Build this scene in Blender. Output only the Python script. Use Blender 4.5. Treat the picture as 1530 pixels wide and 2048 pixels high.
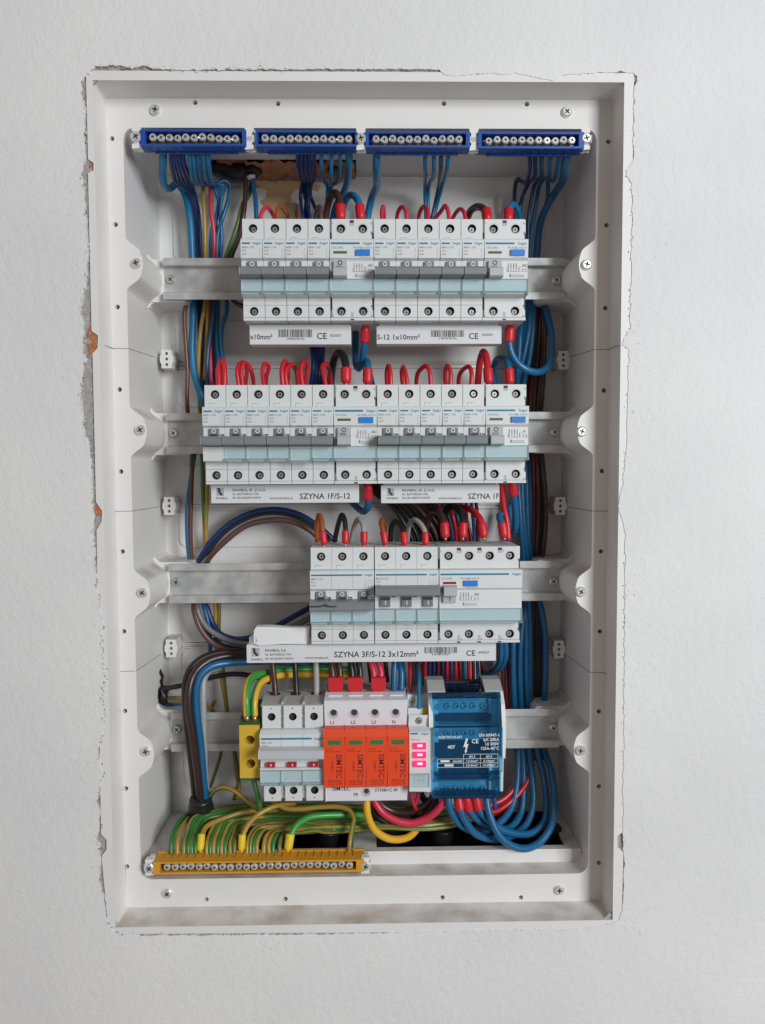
import bpy, math, random
from mathutils import Vector, Matrix
from mathutils.geometry import tessellate_polygon
random.seed(7)
for o in list(bpy.data.objects): bpy.data.objects.remove(o)
SC = bpy.context.scene; COL = SC.collection
S = 0.001                      # everything below is written in millimetres

# ---------------------------------------------------------------- camera, world, light, exposure
F, D0 = 1530.0, 592.0          # focal length in photo pixels; camera to wall distance
_p, _y, _r = (math.radians(a) for a in (3.43, 1.01, 0.26))
FWD = Vector((math.sin(_y)*math.cos(_p), math.cos(_y)*math.cos(_p), -math.sin(_p)))
_rt = FWD.cross(Vector((0, 0, 1))).normalized(); _up = _rt.cross(FWD)
RT = _rt*math.cos(_r)-_up*math.sin(_r); UP = _up*math.cos(_r)+_rt*math.sin(_r)
cam = bpy.data.cameras.new('camera'); camo = bpy.data.objects.new('camera', cam); COL.objects.link(camo)
cam.sensor_fit = 'HORIZONTAL'; cam.sensor_width = 36; cam.lens = 36*F/1530.0
cam.clip_start = 0.01; cam.clip_end = 50
camo.matrix_world = Matrix(((RT.x, UP.x, -FWD.x, 0), (RT.y, UP.y, -FWD.y, -D0*S), (RT.z, UP.z, -FWD.z, 0), (0, 0, 0, 1)))
SC.camera = camo
W = bpy.data.worlds.new('World'); SC.world = W; W.use_nodes = True
W.node_tree.nodes['Background'].inputs[0].default_value = (1.0, 0.89, 0.815, 1)
W.node_tree.nodes['Background'].inputs[1].default_value = 0.255
def area(name, loc, target, sx, sy, power, col):
    l = bpy.data.lights.new(name, 'AREA'); l.shape = 'RECTANGLE'; l.size = sx; l.size_y = sy; l.energy = power; l.color = col
    o = bpy.data.objects.new(name, l); COL.objects.link(o); o.location = loc
    o.rotation_euler = (Vector(target)-Vector(loc)).to_track_quat('-Z', 'Y').to_euler(); return o
area('window_light', (1.25, -1.75, 0.45), (0, 0, -0.05), 0.62, 0.95, 42, (0.92, 0.97, 1.0))
SC.view_settings.view_transform = 'Standard'; SC.view_settings.look = 'None'
SC.view_settings.exposure = 0.0; SC.view_settings.gamma = 1.0
SC.render.engine = 'CYCLES'; SC.cycles.max_bounces = 8; SC.cycles.transparent_max_bounces = 16

# ---------------------------------------------------------------- depth planes (mm behind the wall face)
YL, YLED, YSH, YLAB, YRAIL, YBACK = 0.5, 26.0, 34.0, 25.0, 76.0, 127.0
def U(px, py, Y):              # a photo pixel and a depth plane give a point in the place
    d = RT*((px-765)/F)-UP*((py-1024)/F)+FWD
    t = (Y+D0)/d.y
    return Vector((d.x*t, Y, d.z*t))

# ---------------------------------------------------------------- materials
MATS = {}
def nodes(name):
    m = bpy.data.materials.new(name); m.use_nodes = True
    nt = m.node_tree; return m, nt, nt.nodes['Principled BSDF']
def mat(name, col, rough=0.45, metal=0.0, bump=0.0, bscale=800.0, var=0.06, vscale=60.0, coat=0.0, alpha=1.0, emit=None, spec=0.5, trans=0.0):
    if name in MATS: return MATS[name]
    m, nt, b = nodes(name); N, L = nt.nodes, nt.links
    b.inputs['Roughness'].default_value = rough; b.inputs['Metallic'].default_value = metal
    b.inputs['Specular IOR Level'].default_value = spec
    b.inputs['Coat Weight'].default_value = coat; b.inputs['Alpha'].default_value = alpha
    b.inputs['Transmission Weight'].default_value = trans
    tc = N.new('ShaderNodeTexCoord')
    if var > 0:
        n = N.new('ShaderNodeTexNoise'); n.inputs['Scale'].default_value = vscale; n.inputs['Detail'].default_value = 5
        L.new(tc.outputs['Object'], n.inputs['Vector'])
        mx = N.new('ShaderNodeMix'); mx.data_type = 'RGBA'
        mx.inputs[6].default_value = tuple(c*(1-var) for c in col)+(1,)
        mx.inputs[7].default_value = tuple(min(1, c*(1+var)) for c in col)+(1,)
        L.new(n.outputs['Fac'], mx.inputs[0]); L.new(mx.outputs[2], b.inputs['Base Color'])
    else:
        b.inputs['Base Color'].default_value = tuple(col)+(1,)
    if bump > 0:
        n2 = N.new('ShaderNodeTexNoise'); n2.inputs['Scale'].default_value = bscale; n2.inputs['Detail'].default_value = 6
        L.new(tc.outputs['Object'], n2.inputs['Vector'])
        bp = N.new('ShaderNodeBump'); bp.inputs['Distance'].default_value = 0.0004; bp.inputs['Strength'].default_value = bump
        L.new(n2.outputs['Fac'], bp.inputs['Height']); L.new(bp.outputs[0], b.inputs['Normal'])
    if emit:
        b.inputs['Emission Color'].default_value = tuple(emit[:3])+(1,); b.inputs['Emission Strength'].default_value = emit[3]
    MATS[name] = m; return m

def wall_material():
    m, nt, b = nodes('painted_plaster'); N, L = nt.nodes, nt.links
    tc = N.new('ShaderNodeTexCoord')
    def noise(sc, det, rough=0.55):
        n = N.new('ShaderNodeTexNoise'); n.inputs['Scale'].default_value = sc; n.inputs['Detail'].default_value = det
        n.inputs['Roughness'].default_value = rough; L.new(tc.outputs['Object'], n.inputs['Vector']); return n
    def ramp(src, a, bb):
        r = N.new('ShaderNodeMapRange'); r.inputs[1].default_value = a; r.inputs[2].default_value = bb
        L.new(src, r.inputs[0]); return r.outputs[0]
    def math2(op, x, y):
        q = N.new('ShaderNodeMath'); q.operation = op
        for i, v in ((0, x), (1, y)):
            if isinstance(v, (int, float)): q.inputs[i].default_value = v
            else: L.new(v, q.inputs[i])
        return q.outputs[0]
    big = noise(4.5, 3); fine = noise(520, 4, 0.6); speck = noise(330, 4, 0.7); patch = noise(16, 4)
    mx = N.new('ShaderNodeMix'); mx.data_type = 'RGBA'
    mx.inputs[6].default_value = (0.69, 0.685, 0.69, 1); mx.inputs[7].default_value = (0.755, 0.75, 0.75, 1)
    L.new(ramp(big.outputs['Fac'], 0.35, 0.65), mx.inputs[0])
    # mortar specks and smears that were left around the chased-in box
    sx = N.new('ShaderNodeSeparateXYZ'); L.new(tc.outputs['Object'], sx.inputs[0])
    dx = math2('SUBTRACT', math2('ABSOLUTE', math2('ADD', sx.outputs[0], 0.004), 0), 0.205)
    dz = math2('SUBTRACT', math2('ABSOLUTE', math2('ADD', sx.outputs[2], 0.039), 0), 0.335)
    near = ramp(math2('MAXIMUM', dx, dz), 0.05, -0.005)
    sp = math2('MULTIPLY', ramp(speck.outputs['Fac'], 0.60, 0.68), math2('MULTIPLY', near, ramp(patch.outputs['Fac'], 0.46, 0.66)))
    m2 = N.new('ShaderNodeMix'); m2.data_type = 'RGBA'; m2.inputs[7].default_value = (0.24, 0.23, 0.225, 1)
    L.new(sp, m2.inputs[0]); L.new(mx.outputs[2], m2.inputs[6]); L.new(m2.outputs[2], b.inputs['Base Color'])
    h = math2('ADD', math2('MULTIPLY', fine.outputs['Fac'], 0.55), math2('MULTIPLY', noise(140, 3).outputs['Fac'], 0.9))
    bp = N.new('ShaderNodeBump'); bp.inputs['Distance'].default_value = 0.0009; bp.inputs['Strength'].default_value = 0.75
    L.new(h, bp.inputs['Height']); L.new(bp.outputs[0], b.inputs['Normal'])
    b.inputs['Roughness'].default_value = 0.85; b.inputs['Specular IOR Level'].default_value = 0.2
    return m
def box_plastic():
    m, nt, b = nodes('box_plastic'); N, L = nt.nodes, nt.links
    tc = N.new('ShaderNodeTexCoord')
    def noise(sc, det):
        n = N.new('ShaderNodeTexNoise'); n.inputs['Scale'].default_value = sc; n.inputs['Detail'].default_value = det
        L.new(tc.outputs['Object'], n.inputs['Vector']); return n.outputs['Fac']
    def rng(src, a, bb, lo=0.0, hi=1.0):
        r = N.new('ShaderNodeMapRange'); r.inputs[1].default_value = a; r.inputs[2].default_value = bb
        r.inputs[3].default_value = lo; r.inputs[4].default_value = hi; L.new(src, r.inputs[0]); return r.outputs[0]
    mx = N.new('ShaderNodeMix'); mx.data_type = 'RGBA'
    mx.inputs[6].default_value = (0.715, 0.70, 0.68, 1); mx.inputs[7].default_value = (0.77, 0.755, 0.74, 1)
    L.new(noise(22, 4), mx.inputs[0])
    # building dust that settled: blotchy brown, on faces that look upward
    ge = N.new('ShaderNodeNewGeometry'); sx = N.new('ShaderNodeSeparateXYZ'); L.new(ge.outputs['True Normal'], sx.inputs[0])
    q = N.new('ShaderNodeMath'); q.operation = 'MULTIPLY'
    L.new(rng(sx.outputs[2], 0.3, 0.9), q.inputs[0]); L.new(rng(noise(38, 6), 0.42, 0.72, 0.10, 0.75), q.inputs[1])
    m2 = N.new('ShaderNodeMix'); m2.data_type = 'RGBA'; m2.inputs[7].default_value = (0.36, 0.29, 0.23, 1)
    L.new(q.outputs[0], m2.inputs[0]); L.new(mx.outputs[2], m2.inputs[6]); L.new(m2.outputs[2], b.inputs['Base Color'])
    b.inputs['Roughness'].default_value = 0.5
    bp = N.new('ShaderNodeBump'); bp.inputs['Distance'].default_value = 0.0001; bp.inputs['Strength'].default_value = 0.25
    L.new(noise(1500, 2), bp.inputs['Height']); L.new(bp.outputs[0], b.inputs['Normal'])
    return m
def rail_metal():
    m, nt, b = nodes('zinc_rail'); N, L = nt.nodes, nt.links
    tc = N.new('ShaderNodeTexCoord'); v = N.new('ShaderNodeTexVoronoi'); v.inputs['Scale'].default_value = 130
    n = N.new('ShaderNodeTexNoise'); n.inputs['Scale'].default_value = 45; n.inputs['Detail'].default_value = 6
    L.new(tc.outputs['Object'], v.inputs['Vector']); L.new(tc.outputs['Object'], n.inputs['Vector'])
    a = N.new('ShaderNodeMix'); a.data_type = 'RGBA'; a.inputs[6].default_value = (0.40, 0.405, 0.41, 1); a.inputs[7].default_value = (0.62, 0.62, 0.61, 1)
    rg = N.new('ShaderNodeMapRange'); rg.inputs[1].default_value = .35; rg.inputs[2].default_value = .65; L.new(n.outputs['Fac'], rg.inputs[0]); L.new(rg.outputs[0], a.inputs[0]); L.new(a.outputs[2], b.inputs['Base Color'])
    r = N.new('ShaderNodeMapRange'); r.inputs[3].default_value = 0.36; r.inputs[4].default_value = 0.58
    L.new(v.outputs['Distance'], r.inputs[0]); L.new(r.outputs[0], b.inputs['Roughness'])
    b.inputs['Metallic'].default_value = 0.5
    return m
def tinted(name, col, gloss, rough=0.08, body=None):
    m = bpy.data.materials.new(name); m.use_nodes = True; nt = m.node_tree; N, L = nt.nodes, nt.links; N.clear()
    t = N.new('ShaderNodeBsdfTransparent'); t.inputs[0].default_value = tuple(col)+(1,)
    g = N.new('ShaderNodeBsdfGlossy'); g.inputs['Roughness'].default_value = rough
    base = t.outputs[0]
    if body:
        d = N.new('ShaderNodeBsdfDiffuse'); d.inputs[0].default_value = tuple(body[:3])+(1,)
        k = N.new('ShaderNodeMixShader'); k.inputs[0].default_value = body[3]
        L.new(t.outputs[0], k.inputs[1]); L.new(d.outputs[0], k.inputs[2]); base = k.outputs[0]
    fr = N.new('ShaderNodeFresnel'); fr.inputs[0].default_value = gloss
    x = N.new('ShaderNodeMixShader'); L.new(fr.outputs[0], x.inputs[0]); L.new(base, x.inputs[1]); L.new(g.outputs[0], x.inputs[2])
    o = N.new('ShaderNodeOutputMaterial'); L.new(x.outputs[0], o.inputs[0]); MATS[name] = m; return m

M_WALL = wall_material(); M_BOX = box_plastic(); M_RAIL = rail_metal()
M_MORTAR = mat('grey_mortar', (0.37, 0.355, 0.34), 0.95, bump=1.0, bscale=420, var=0.35, vscale=160)
M_BRICK = mat('orange_brick', (0.42, 0.15, 0.06), 0.9, bump=0.8, bscale=300, var=0.35, vscale=120)
M_FOAM = mat('orange_foam', (0.50, 0.23, 0.11), 0.85, bump=0.9, bscale=180, var=0.4, vscale=70)
M_FOAM2 = mat('foam_residue', (0.58, 0.38, 0.20), 0.6, bump=0.5, bscale=160, var=0.25, vscale=60)
M_DEV = mat('device_white', (0.655, 0.675, 0.675), 0.42, bump=0.12, bscale=1800, var=0.025, vscale=40)
M_DEV2 = mat('device_white_cool', (0.70, 0.70, 0.74), 0.4, bump=0.1, bscale=1800, var=0.02)
M_DEVG = mat('device_grey_top', (0.46, 0.46, 0.45), 0.5, var=0.05)
M_LEV = mat('lever_grey', (0.205, 0.222, 0.238), 0.42, var=0.04)
M_TOG = mat('toggle_grey', (0.175, 0.19, 0.205), 0.42, var=0.04)
M_LEVL = mat('lever_pale_grey', (0.43, 0.45, 0.47), 0.4, var=0.04)
M_WIN = tinted('label_window', (0.935, 0.982, 0.99), 1.22, 0.12, (0.58, 0.72, 0.76, 0.15))
M_WINC = mat('label_clip', (0.16, 0.33, 0.37), 0.3, var=0.02)
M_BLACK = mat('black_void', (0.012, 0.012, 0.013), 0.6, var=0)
M_DARK = mat('dark_recess', (0.035, 0.035, 0.037), 0.6, var=0)
M_SLOT = mat('screw_recess', (0.10, 0.10, 0.10), 0.4, 0.5, var=0)
M_SEAM = mat('seam_line', (0.16, 0.155, 0.15), 0.7, var=0)
M_PRB = mat('print_blue', (0.004, 0.19, 0.36), 0.5, var=0)
M_PRG = mat('print_grey', (0.27, 0.28, 0.29), 0.6, var=0)
M_PRK = mat('print_black', (0.03, 0.03, 0.032), 0.6, var=0)
M_PRW = mat('print_white', (0.75, 0.78, 0.80), 0.6, var=0)
M_PRR = mat('print_dark_red', (0.22, 0.010, 0.008), 0.6, var=0)
M_TEST = mat('test_button_blue', (0.02, 0.20, 0.62), 0.35, var=0.03)
M_FLAG = mat('flag_green', (0.085, 0.13, 0.075), 0.3, var=0.02)
M_FLAGR = mat('flag_red', (0.28, 0.018, 0.025), 0.3, var=0.02)
M_ZINC = mat('screw_zinc', (0.84, 0.86, 0.85), 0.27, 0.7, var=0.12, vscale=300)
M_STEEL = mat('screw_steel', (0.60, 0.59, 0.57), 0.3, 0.8, var=0.15, vscale=400)
M_BRASS = mat('brass_bar', (0.48, 0.33, 0.17), 0.4, 0.7, var=0.1)
M_COPPER = mat('bare_copper', (0.72, 0.36, 0.22), 0.35, 0.9, var=0.1)
M_BAR = mat('terminal_blue', (0.010, 0.072, 0.34), 0.42, var=0.05)
M_BARY = mat('terminal_yellow', (0.66, 0.31, 0.025), 0.45, var=0.05)
M_CLIPW = mat('clip_white', (0.74, 0.74, 0.73), 0.45, var=0.03)
M_STRIP = mat('busbar_white', (0.66, 0.67, 0.685), 0.5, bump=0.08, bscale=900, var=0.02)
M_PAPER = mat('white_paper', (0.74, 0.74, 0.75), 0.7, bump=0.25, bscale=300, var=0.03)
M_EARTHY = mat('earth_yellow', (0.63, 0.40, 0.035), 0.45, var=0.05)
M_EARTHG = mat('earth_green', (0.025, 0.12, 0.035), 0.5, var=0.08)
M_ORANGE = mat('arrester_orange', (0.76, 0.062, 0.012), 0.45, bump=0.1, bscale=1500, var=0.03)
M_GREENW = mat('arrester_green', (0.035, 0.17, 0.055), 0.35, var=0.03)
M_LED = mat('lit_led', (0.6, 0.02, 0.10), 0.3, var=0, emit=(1.0, 0.02, 0.12, 0.95))
M_LEDC = mat('lit_led_core', (0.9, 0.6, 0.75), 0.3, var=0, emit=(1.0, 0.45, 0.62, 0.8))
M_IND = mat('indicator_red', (0.45, 0.015, 0.03), 0.35, var=0)
M_SHELL = tinted('blue_clear_cover', (0.53, 0.84, 0.98), 1.36, 0.07, (0.02, 0.22, 0.55, 0.05))
M_BLOCKD = mat('block_dark', (0.05, 0.055, 0.065), 0.5, var=0.1)
M_TIE = mat('tie_thread', (0.05, 0.05, 0.055), 0.6, var=0)
M_TAPE = mat('black_tape', (0.014, 0.014, 0.015), 0.35, bump=0.7, bscale=200, var=0.2)
WC = {}
for k, c in dict(blue=(0.008, 0.115, 0.265), sky=(0.008, 0.165, 0.34), navy=(0.007, 0.026, 0.125), slate=(0.016, 0.062, 0.155), red=(0.55, 0.014, 0.026),
                 pink=(0.60, 0.030, 0.070), dred=(0.16, 0.008, 0.012), brown=(0.060, 0.026, 0.020), dbrown=(0.034, 0.016, 0.014), mauve=(0.115, 0.055, 0.055),
                 copper=(0.14, 0.045, 0.025), orange=(0.33, 0.085, 0.014), black=(0.013, 0.013, 0.015), grey=(0.36, 0.36, 0.355), dgrey=(0.20, 0.195, 0.19),
                 yellow=(0.55, 0.34, 0.035), gold=(0.72, 0.40, 0.028), ochre=(0.38, 0.235, 0.042), green=(0.032, 0.185, 0.036), lgreen=(0.045, 0.30, 0.055), olive=(0.15, 0.14, 0.03)).items():
    WC[k] = mat('wire_'+k, c, 0.36, bump=0.06, bscale=500, var=0.10, vscale=35, coat=0.08)
M_FERR = mat('ferrule_red', (0.58, 0.015, 0.026), 0.42, var=0.04)
M_FERY = mat('ferrule_yellow', (0.75, 0.56, 0.02), 0.42, var=0.04)

# ---------------------------------------------------------------- mesh building
class MB:
    def __init__(s): s.v = []; s.f = []; s.m = []
    def add(s, vs, fs, m=0):
        n = len(s.v); s.v += [tuple(p) for p in vs]; s.f += [tuple(i+n for i in f) for f in fs]; s.m += [m]*len(fs); return s
    def box(s, x0, x1, y0, y1, z0, z1, m=0):
        return s.add([(x0, y0, z0), (x1, y0, z0), (x1, y1, z0), (x0, y1, z0), (x0, y0, z1), (x1, y0, z1), (x1, y1, z1), (x0, y1, z1)],
                     [(0, 1, 5, 4), (1, 2, 6, 5), (2, 3, 7, 6), (3, 0, 4, 7), (4, 5, 6, 7), (3, 2, 1, 0)], m)
    def prism(s, prof, x0, x1, m=0):                # prof: (y, z) outline extruded along x
        n = len(prof); vs = [(x0, y, z) for y, z in prof]+[(x1, y, z) for y, z in prof]
        tr = tessellate_polygon([[Vector((y, z, 0)) for y, z in prof]])
        fs = [tuple(t) for t in tr]+[tuple(i+n for i in t[::-1]) for t in tr]
        fs += [(i, (i+1) % n, (i+1) % n+n, i+n) for i in range(n)]
        return s.add(vs, fs, m)
    def plate(s, outer, holes, y0, y1, m=0, mh=None, back=True):   # (x, z) outline with holes, from y0 (front) to y1
        loops = [outer]+list(holes); pts = [p for l in loops for p in l]; n = len(pts)
        tr = tessellate_polygon([[Vector((x, z, 0)) for x, z in l] for l in loops])
        vs = [(x, y0, z) for x, z in pts]+[(x, y1, z) for x, z in pts]
        s.add(vs, [tuple(t) for t in tr]+([tuple(i+n for i in t[::-1]) for t in tr] if back else []), m)
        b = 0; base = len(s.v)-2*n
        for li, l in enumerate(loops):
            k = len(l)
            for i in range(k):
                a, c = b+i, b+(i+1) % k
                s.f.append((base+a, base+c, base+c+n, base+a+n)); s.m.append(m if li == 0 or mh is None else mh)
            b += k
        return s
    def cyl(s, x, z, r, y0, y1, n=16, m=0, r1=None, cap=True):     # along y, front at y0
        r1 = r if r1 is None else r1
        a = [(math.cos(2*math.pi*i/n), math.sin(2*math.pi*i/n)) for i in range(n)]
        vs = [(x+r*c, y0, z+r*q) for c, q in a]+[(x+r1*c, y1, z+r1*q) for c, q in a]
        fs = [(i, (i+1) % n, (i+1) % n+n, i+n) for i in range(n)]
        if cap: fs += [tuple(range(n)), tuple(range(2*n-1, n-1, -1))]
        return s.add(vs, fs, m)
    def ring(s, x, z, r0, r1, y0, y1, n=18, m=0):
        o = circ(x, z, r1, n); i = circ(x, z, r0, n); return s.plate(o, [i], y0, y1, m)
    def text(s, t, x, z, h, y, m=0, align='L', rot=0.0, wmax=None, th=0.06):
        vs, fs, w = text_data(t); k = h/0.7; kx = k
        if wmax and w*k > wmax: kx = wmax/w
        ox = {'L': 0, 'C': -w*kx/2, 'R': -w*kx}[align]; c, q = math.cos(rot), math.sin(rot)
        out = []
        for a, b in vs:
            a = a*kx+ox; b = b*k; out.append((x+a*c-b*q, y, z+a*q+b*c))
        return s.add(out, fs, m)
    def tube(s, pts, r, n=10, m=0, stripe=None, sm=0, twist=0.0, start=0, cap=True):
        P = [Vector(p) for p in pts]; ref = Vector((0, 1, 0.01)); rings = []
        for i, p in enumerate(P):
            t = (P[min(i+1, len(P)-1)]-P[max(i-1, 0)]).normalized()
            if i == 0:
                u = ref-t*ref.dot(t)
                if u.length < 0.05: u = Vector((1, 0, 0))-t*t.x
            else: u = u-t*u.dot(t)
            u.normalize(); w = t.cross(u)
            rr = r[i] if isinstance(r, (list, tuple)) else r; tw = twist*i+start
            rings.append([p+(u*math.cos(tw+2*math.pi*k/n)+w*math.sin(tw+2*math.pi*k/n))*rr for k in range(n)])
        base = len(s.v)
        for g in rings: s.v += [tuple(p) for p in g]
        for i in range(len(P)-1):
            for k in range(n):
                a = base+i*n+k; b = base+i*n+(k+1) % n
                s.f.append((a, b, b+n, a+n)); s.m.append(sm if stripe and k in stripe else m)
        if cap:
            s.f.append(tuple(base+k for k in range(n-1, -1, -1))); s.m.append(m)
            s.f.append(tuple(base+(len(P)-1)*n+k for k in range(n))); s.m.append(m)
        return s
    def mesh(s, name, mats, smooth=False, origin=(0, 0, 0)):
        me = bpy.data.meshes.new(name); o = origin
        me.from_pydata([((x-o[0])*S, (y-o[1])*S, (z-o[2])*S) for x, y, z in s.v], [], s.f)
        for q in (mats if isinstance(mats, (list, tuple)) else [mats]): me.materials.append(q)
        me.polygons.foreach_set('material_index', s.m)
        if smooth: me.polygons.foreach_set('use_smooth', [True]*len(s.f))
        me.update(); return me
def circ(x, z, r, n=16): return [(x+r*math.cos(2*math.pi*i/n), z+r*math.sin(2*math.pi*i/n)) for i in range(n)]
def rect(x0, x1, z0, z1): return [(x0, z0), (x1, z0), (x1, z1), (x0, z1)]
def rrect(x0, x1, z0, z1, r, n=5):
    out = []
    for cx, cz, a in ((x1-r, z1-r, 0), (x0+r, z1-r, 90), (x0+r, z0+r, 180), (x1-r, z0+r, 270)):
        for i in range(n+1):
            t = math.radians(a+90*i/n); out.append((cx+r*math.cos(t), cz+r*math.sin(t)))
    return out
_TX = {}
def text_data(t):
    if t in _TX: return _TX[t]
    c = bpy.data.curves.new('lettering', 'FONT'); c.body = t; c.resolution_u = 2; c.size = 1.0; c.fill_mode = 'FRONT'; c.offset = 0.016
    o = bpy.data.objects.new('lettering', c); me = o.to_mesh()
    vs = [(v.co.x, v.co.y) for v in me.vertices]; fs = [tuple(p.vertices) for p in me.polygons]
    o.to_mesh_clear(); bpy.data.objects.remove(o); bpy.data.curves.remove(c)
    w = max([v[0] for v in vs] or [0]); _TX[t] = (vs, fs, w); return _TX[t]

def link(name, me, parent=None, loc=None, bevel=0.0, rot=None):
    o = bpy.data.objects.new(name, me); COL.objects.link(o)
    if parent is not None: o.parent = parent
    if loc is not None: o.location = Vector(loc)*S
    if rot is not None: o.rotation_euler = rot
    if bevel > 0:
        b = o.modifiers.new('bevel', 'BEVEL'); b.width = bevel*S; b.segments = 2; b.limit_method = 'ANGLE'; b.angle_limit = math.radians(40)
    return o
def pieces(mb, name, mats):      # one mesh per connected piece
    par = list(range(len(mb.v)))
    def find(i):
        while par[i] != i: par[i] = par[par[i]]; i = par[i]
        return i
    for f in mb.f:
        r = find(f[0])
        for i in f[1:]: par[find(i)] = r
    g = {}
    for f, m in zip(mb.f, mb.m): g.setdefault(find(f[0]), []).append((f, m))
    out = []
    for fl in g.values():
        ids = sorted({i for f, _ in fl for i in f}); ix = {a: b for b, a in enumerate(ids)}; q = MB()
        q.v = [mb.v[i] for i in ids]; q.f = [tuple(ix[i] for i in f) for f, _ in fl]; q.m = [m for _, m in fl]
        out.append(q.mesh(name, mats))
    return out
def link_pieces(name, meshes, parent, bevel=0.0):
    for me in meshes: link(name, me, parent, bevel=bevel)
def tag(o, label=None, cat=None, group=None, kind=None):
    if label: o['label'] = label
    if cat: o['category'] = cat
    if group: o['group'] = group
    if kind: o['kind'] = kind
    return o
def thing(name, loc, label, cat, group=None):
    return tag(link(name, None, loc=loc), label, cat, group)

# shared screws: pan head with a cross recess, axis along y, head toward the camera, base at y = 0
def screw_mesh(name, r, h, mt, n=18):
    m = MB(); a, b = r*0.13, r*0.50
    cross = [(a, a), (b, a*0.8), (b, -a*0.8), (a, -a), (a*0.8, -b), (-a*0.8, -b), (-a, -a), (-b, -a*0.8), (-b, a*0.8), (-a, a), (-a*0.8, b), (a*0.8, b)]
    cross = cross[::-1]
    f = circ(0, 0, r*0.72, n); pts = f+cross
    tr = tessellate_polygon([[Vector((x, z, 0)) for x, z in f], [Vector((x, z, 0)) for x, z in cross]])
    m.add([(x, -h, z) for x, z in pts], [tuple(t) for t in tr])
    m.cyl(0, 0, r*0.72, -h, -h*0.62, n, 0, r*0.95, cap=False); m.cyl(0, 0, r*0.95, -h*0.62, 0, n, 0, r, cap=False)
    k = len(cross)
    m.add([(x, -h, z) for x, z in cross]+[(x*0.75, -h*0.35, z*0.75) for x, z in cross],
          [(i, (i+1) % k, (i+1) % k+k, i+k) for i in range(k)]+[tuple(range(k, 2*k))], 1)
    me = m.mesh(name, [mt, M_SLOT]); return me
ME_SCREW = screw_mesh('screw', 4.4, 2.3, M_ZINC); ME_SCREWR = screw_mesh('screw', 4.0, 2.2, M_STEEL)
ME_TSCREW = screw_mesh('terminal_screw', 3.05, 2.2, M_ZINC, 14); ME_CSCREW = screw_mesh('clamp_screw', 2.7, 1.5, M_STEEL, 12)
def put_screw(me, parent, x, y, z, name='screw'):
    return link(name, me, parent, (x, y, z), rot=(random.uniform(-.05, .05), random.uniform(0, 1.57), random.uniform(-.05, .05)))

# ================================================================ THE SETTING: plastered wall with the chased hole
def jag(pts, step, amp, seed):
    rr = random.Random(seed); out = []
    for i in range(len(pts)):
        a, b = Vector(pts[i]), Vector(pts[(i+1) % len(pts)]); L = (b-a).length; k = max(1, int(L/step))
        for j in range(k):
            p = a.lerp(b, j/k); out.append((p.x+rr.uniform(-amp, amp), p.y+rr.uniform(-amp, amp)))
    return out
edge_px = [(164, 190), (163, 162), (176, 146), (190, 132), (230, 131), (262, 135), (290, 129), (302, 138), (330, 139), (430, 139), (540, 138.5), (700, 138), (800, 138.5), (878, 139),
           (888, 150), (900, 152), (960, 148), (1030, 146), (1052, 149), (1075, 157), (1105, 161), (1122, 150), (1180, 146), (1240, 143), (1266, 146), (1275, 152), (1274, 162), (1269, 172),
           (1268, 250), (1267, 320), (1254, 338), (1253, 352), (1264, 366), (1265, 440), (1262, 560), (1260, 660), (1247, 676), (1245, 690), (1258, 700), (1257, 760), (1255, 842),
           (1253, 887), (1250, 930), (1246, 966), (1239, 1000), (1238, 1022), (1246, 1040), (1250, 1060), (1250, 1140), (1249, 1300), (1248, 1460), (1246, 1560), (1247, 1636),
           (1245, 1700), (1249, 1730), (1247, 1790), (1244, 1822), (1238, 1842), (1218, 1850), (1160, 1858), (1050, 1861), (930, 1862), (700, 1868), (560, 1869), (450, 1871),
           (340, 1870), (280, 1872), (262, 1866), (246, 1869), (228, 1864), (216, 1852), (212, 1826), (207, 1790), (200, 1772), (201, 1720), (199, 1690), (194, 1680),
           (199, 1660), (199, 1620), (194, 1604), (201, 1570), (206, 1548), (200, 1538), (196, 1500), (205, 1470), (207, 1388), (209, 1352), (205, 1300), (204, 1242),
           (196, 1181), (190, 1120), (188, 1046), (186, 1000), (183, 940), (180, 897), (166, 852), (168, 829), (160, 788), (168, 728), (176, 718), (165, 703), (168, 646),
           (160, 623), (173, 566), (176, 509), (173, 440), (167, 372), (163, 348), (169, 330), (170, 310), (169, 280), (170, 215)]
dense_px = jag(edge_px, 9, 1.7, 3)
dense_px = jag(dense_px, 3.2, 0.75, 4)
hole = [(p.x, p.z) for p in (U(x, y, 0) for x, y in dense_px)]
mb = MB(); mb.plate(rect(-900, 900, -1000, 900), [hole[::-1]], 0, 7, 0, 0, back=False)
wall = link('wall', mb.mesh('wall', [M_WALL, M_MORTAR])); tag(wall, kind='structure', label='white plastered wall around the chased-in box')
# rough mortar bed seen in the gap between plaster and box
mb = MB(); n = len(hole); rr = random.Random(5); cx, cz = -4.5, -38.5; cols = 9
for i, (x, z) in enumerate(hole):
    for k in range(cols):
        t = 1.03-0.085*k/(cols-1); yy = 2.0+rr.uniform(-.9, 1.0) if 0 < k else 2.2
        d = Vector((x-cx, z-cz)).length; off = 4.0-17.0*k/(cols-1)
        qx, qz = x+(x-cx)/d*off, z+(z-cz)/d*off
        if abs(x-cx) < 190: qx = x
        if abs(z-cz) < 315: qz = z
        if k > 0:                   # stay under the lip
            if -206.5 < qx < 196.7 and -368.2 < qz < 290.6:
                e = min((abs(qx+206.5), 0), (abs(qx-196.7), 1), (abs(qz+368.2), 2), (abs(qz-290.6), 3))[1]
                if e == 0: qx = -206.5-.05*(cols-k)
                elif e == 1: qx = 196.7+.05*(cols-k)
                elif e == 2: qz = -368.2-.05*(cols-k)
                else: qz = 290.6+.05*(cols-k)
        mb.v.append((qx, yy, qz))
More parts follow.
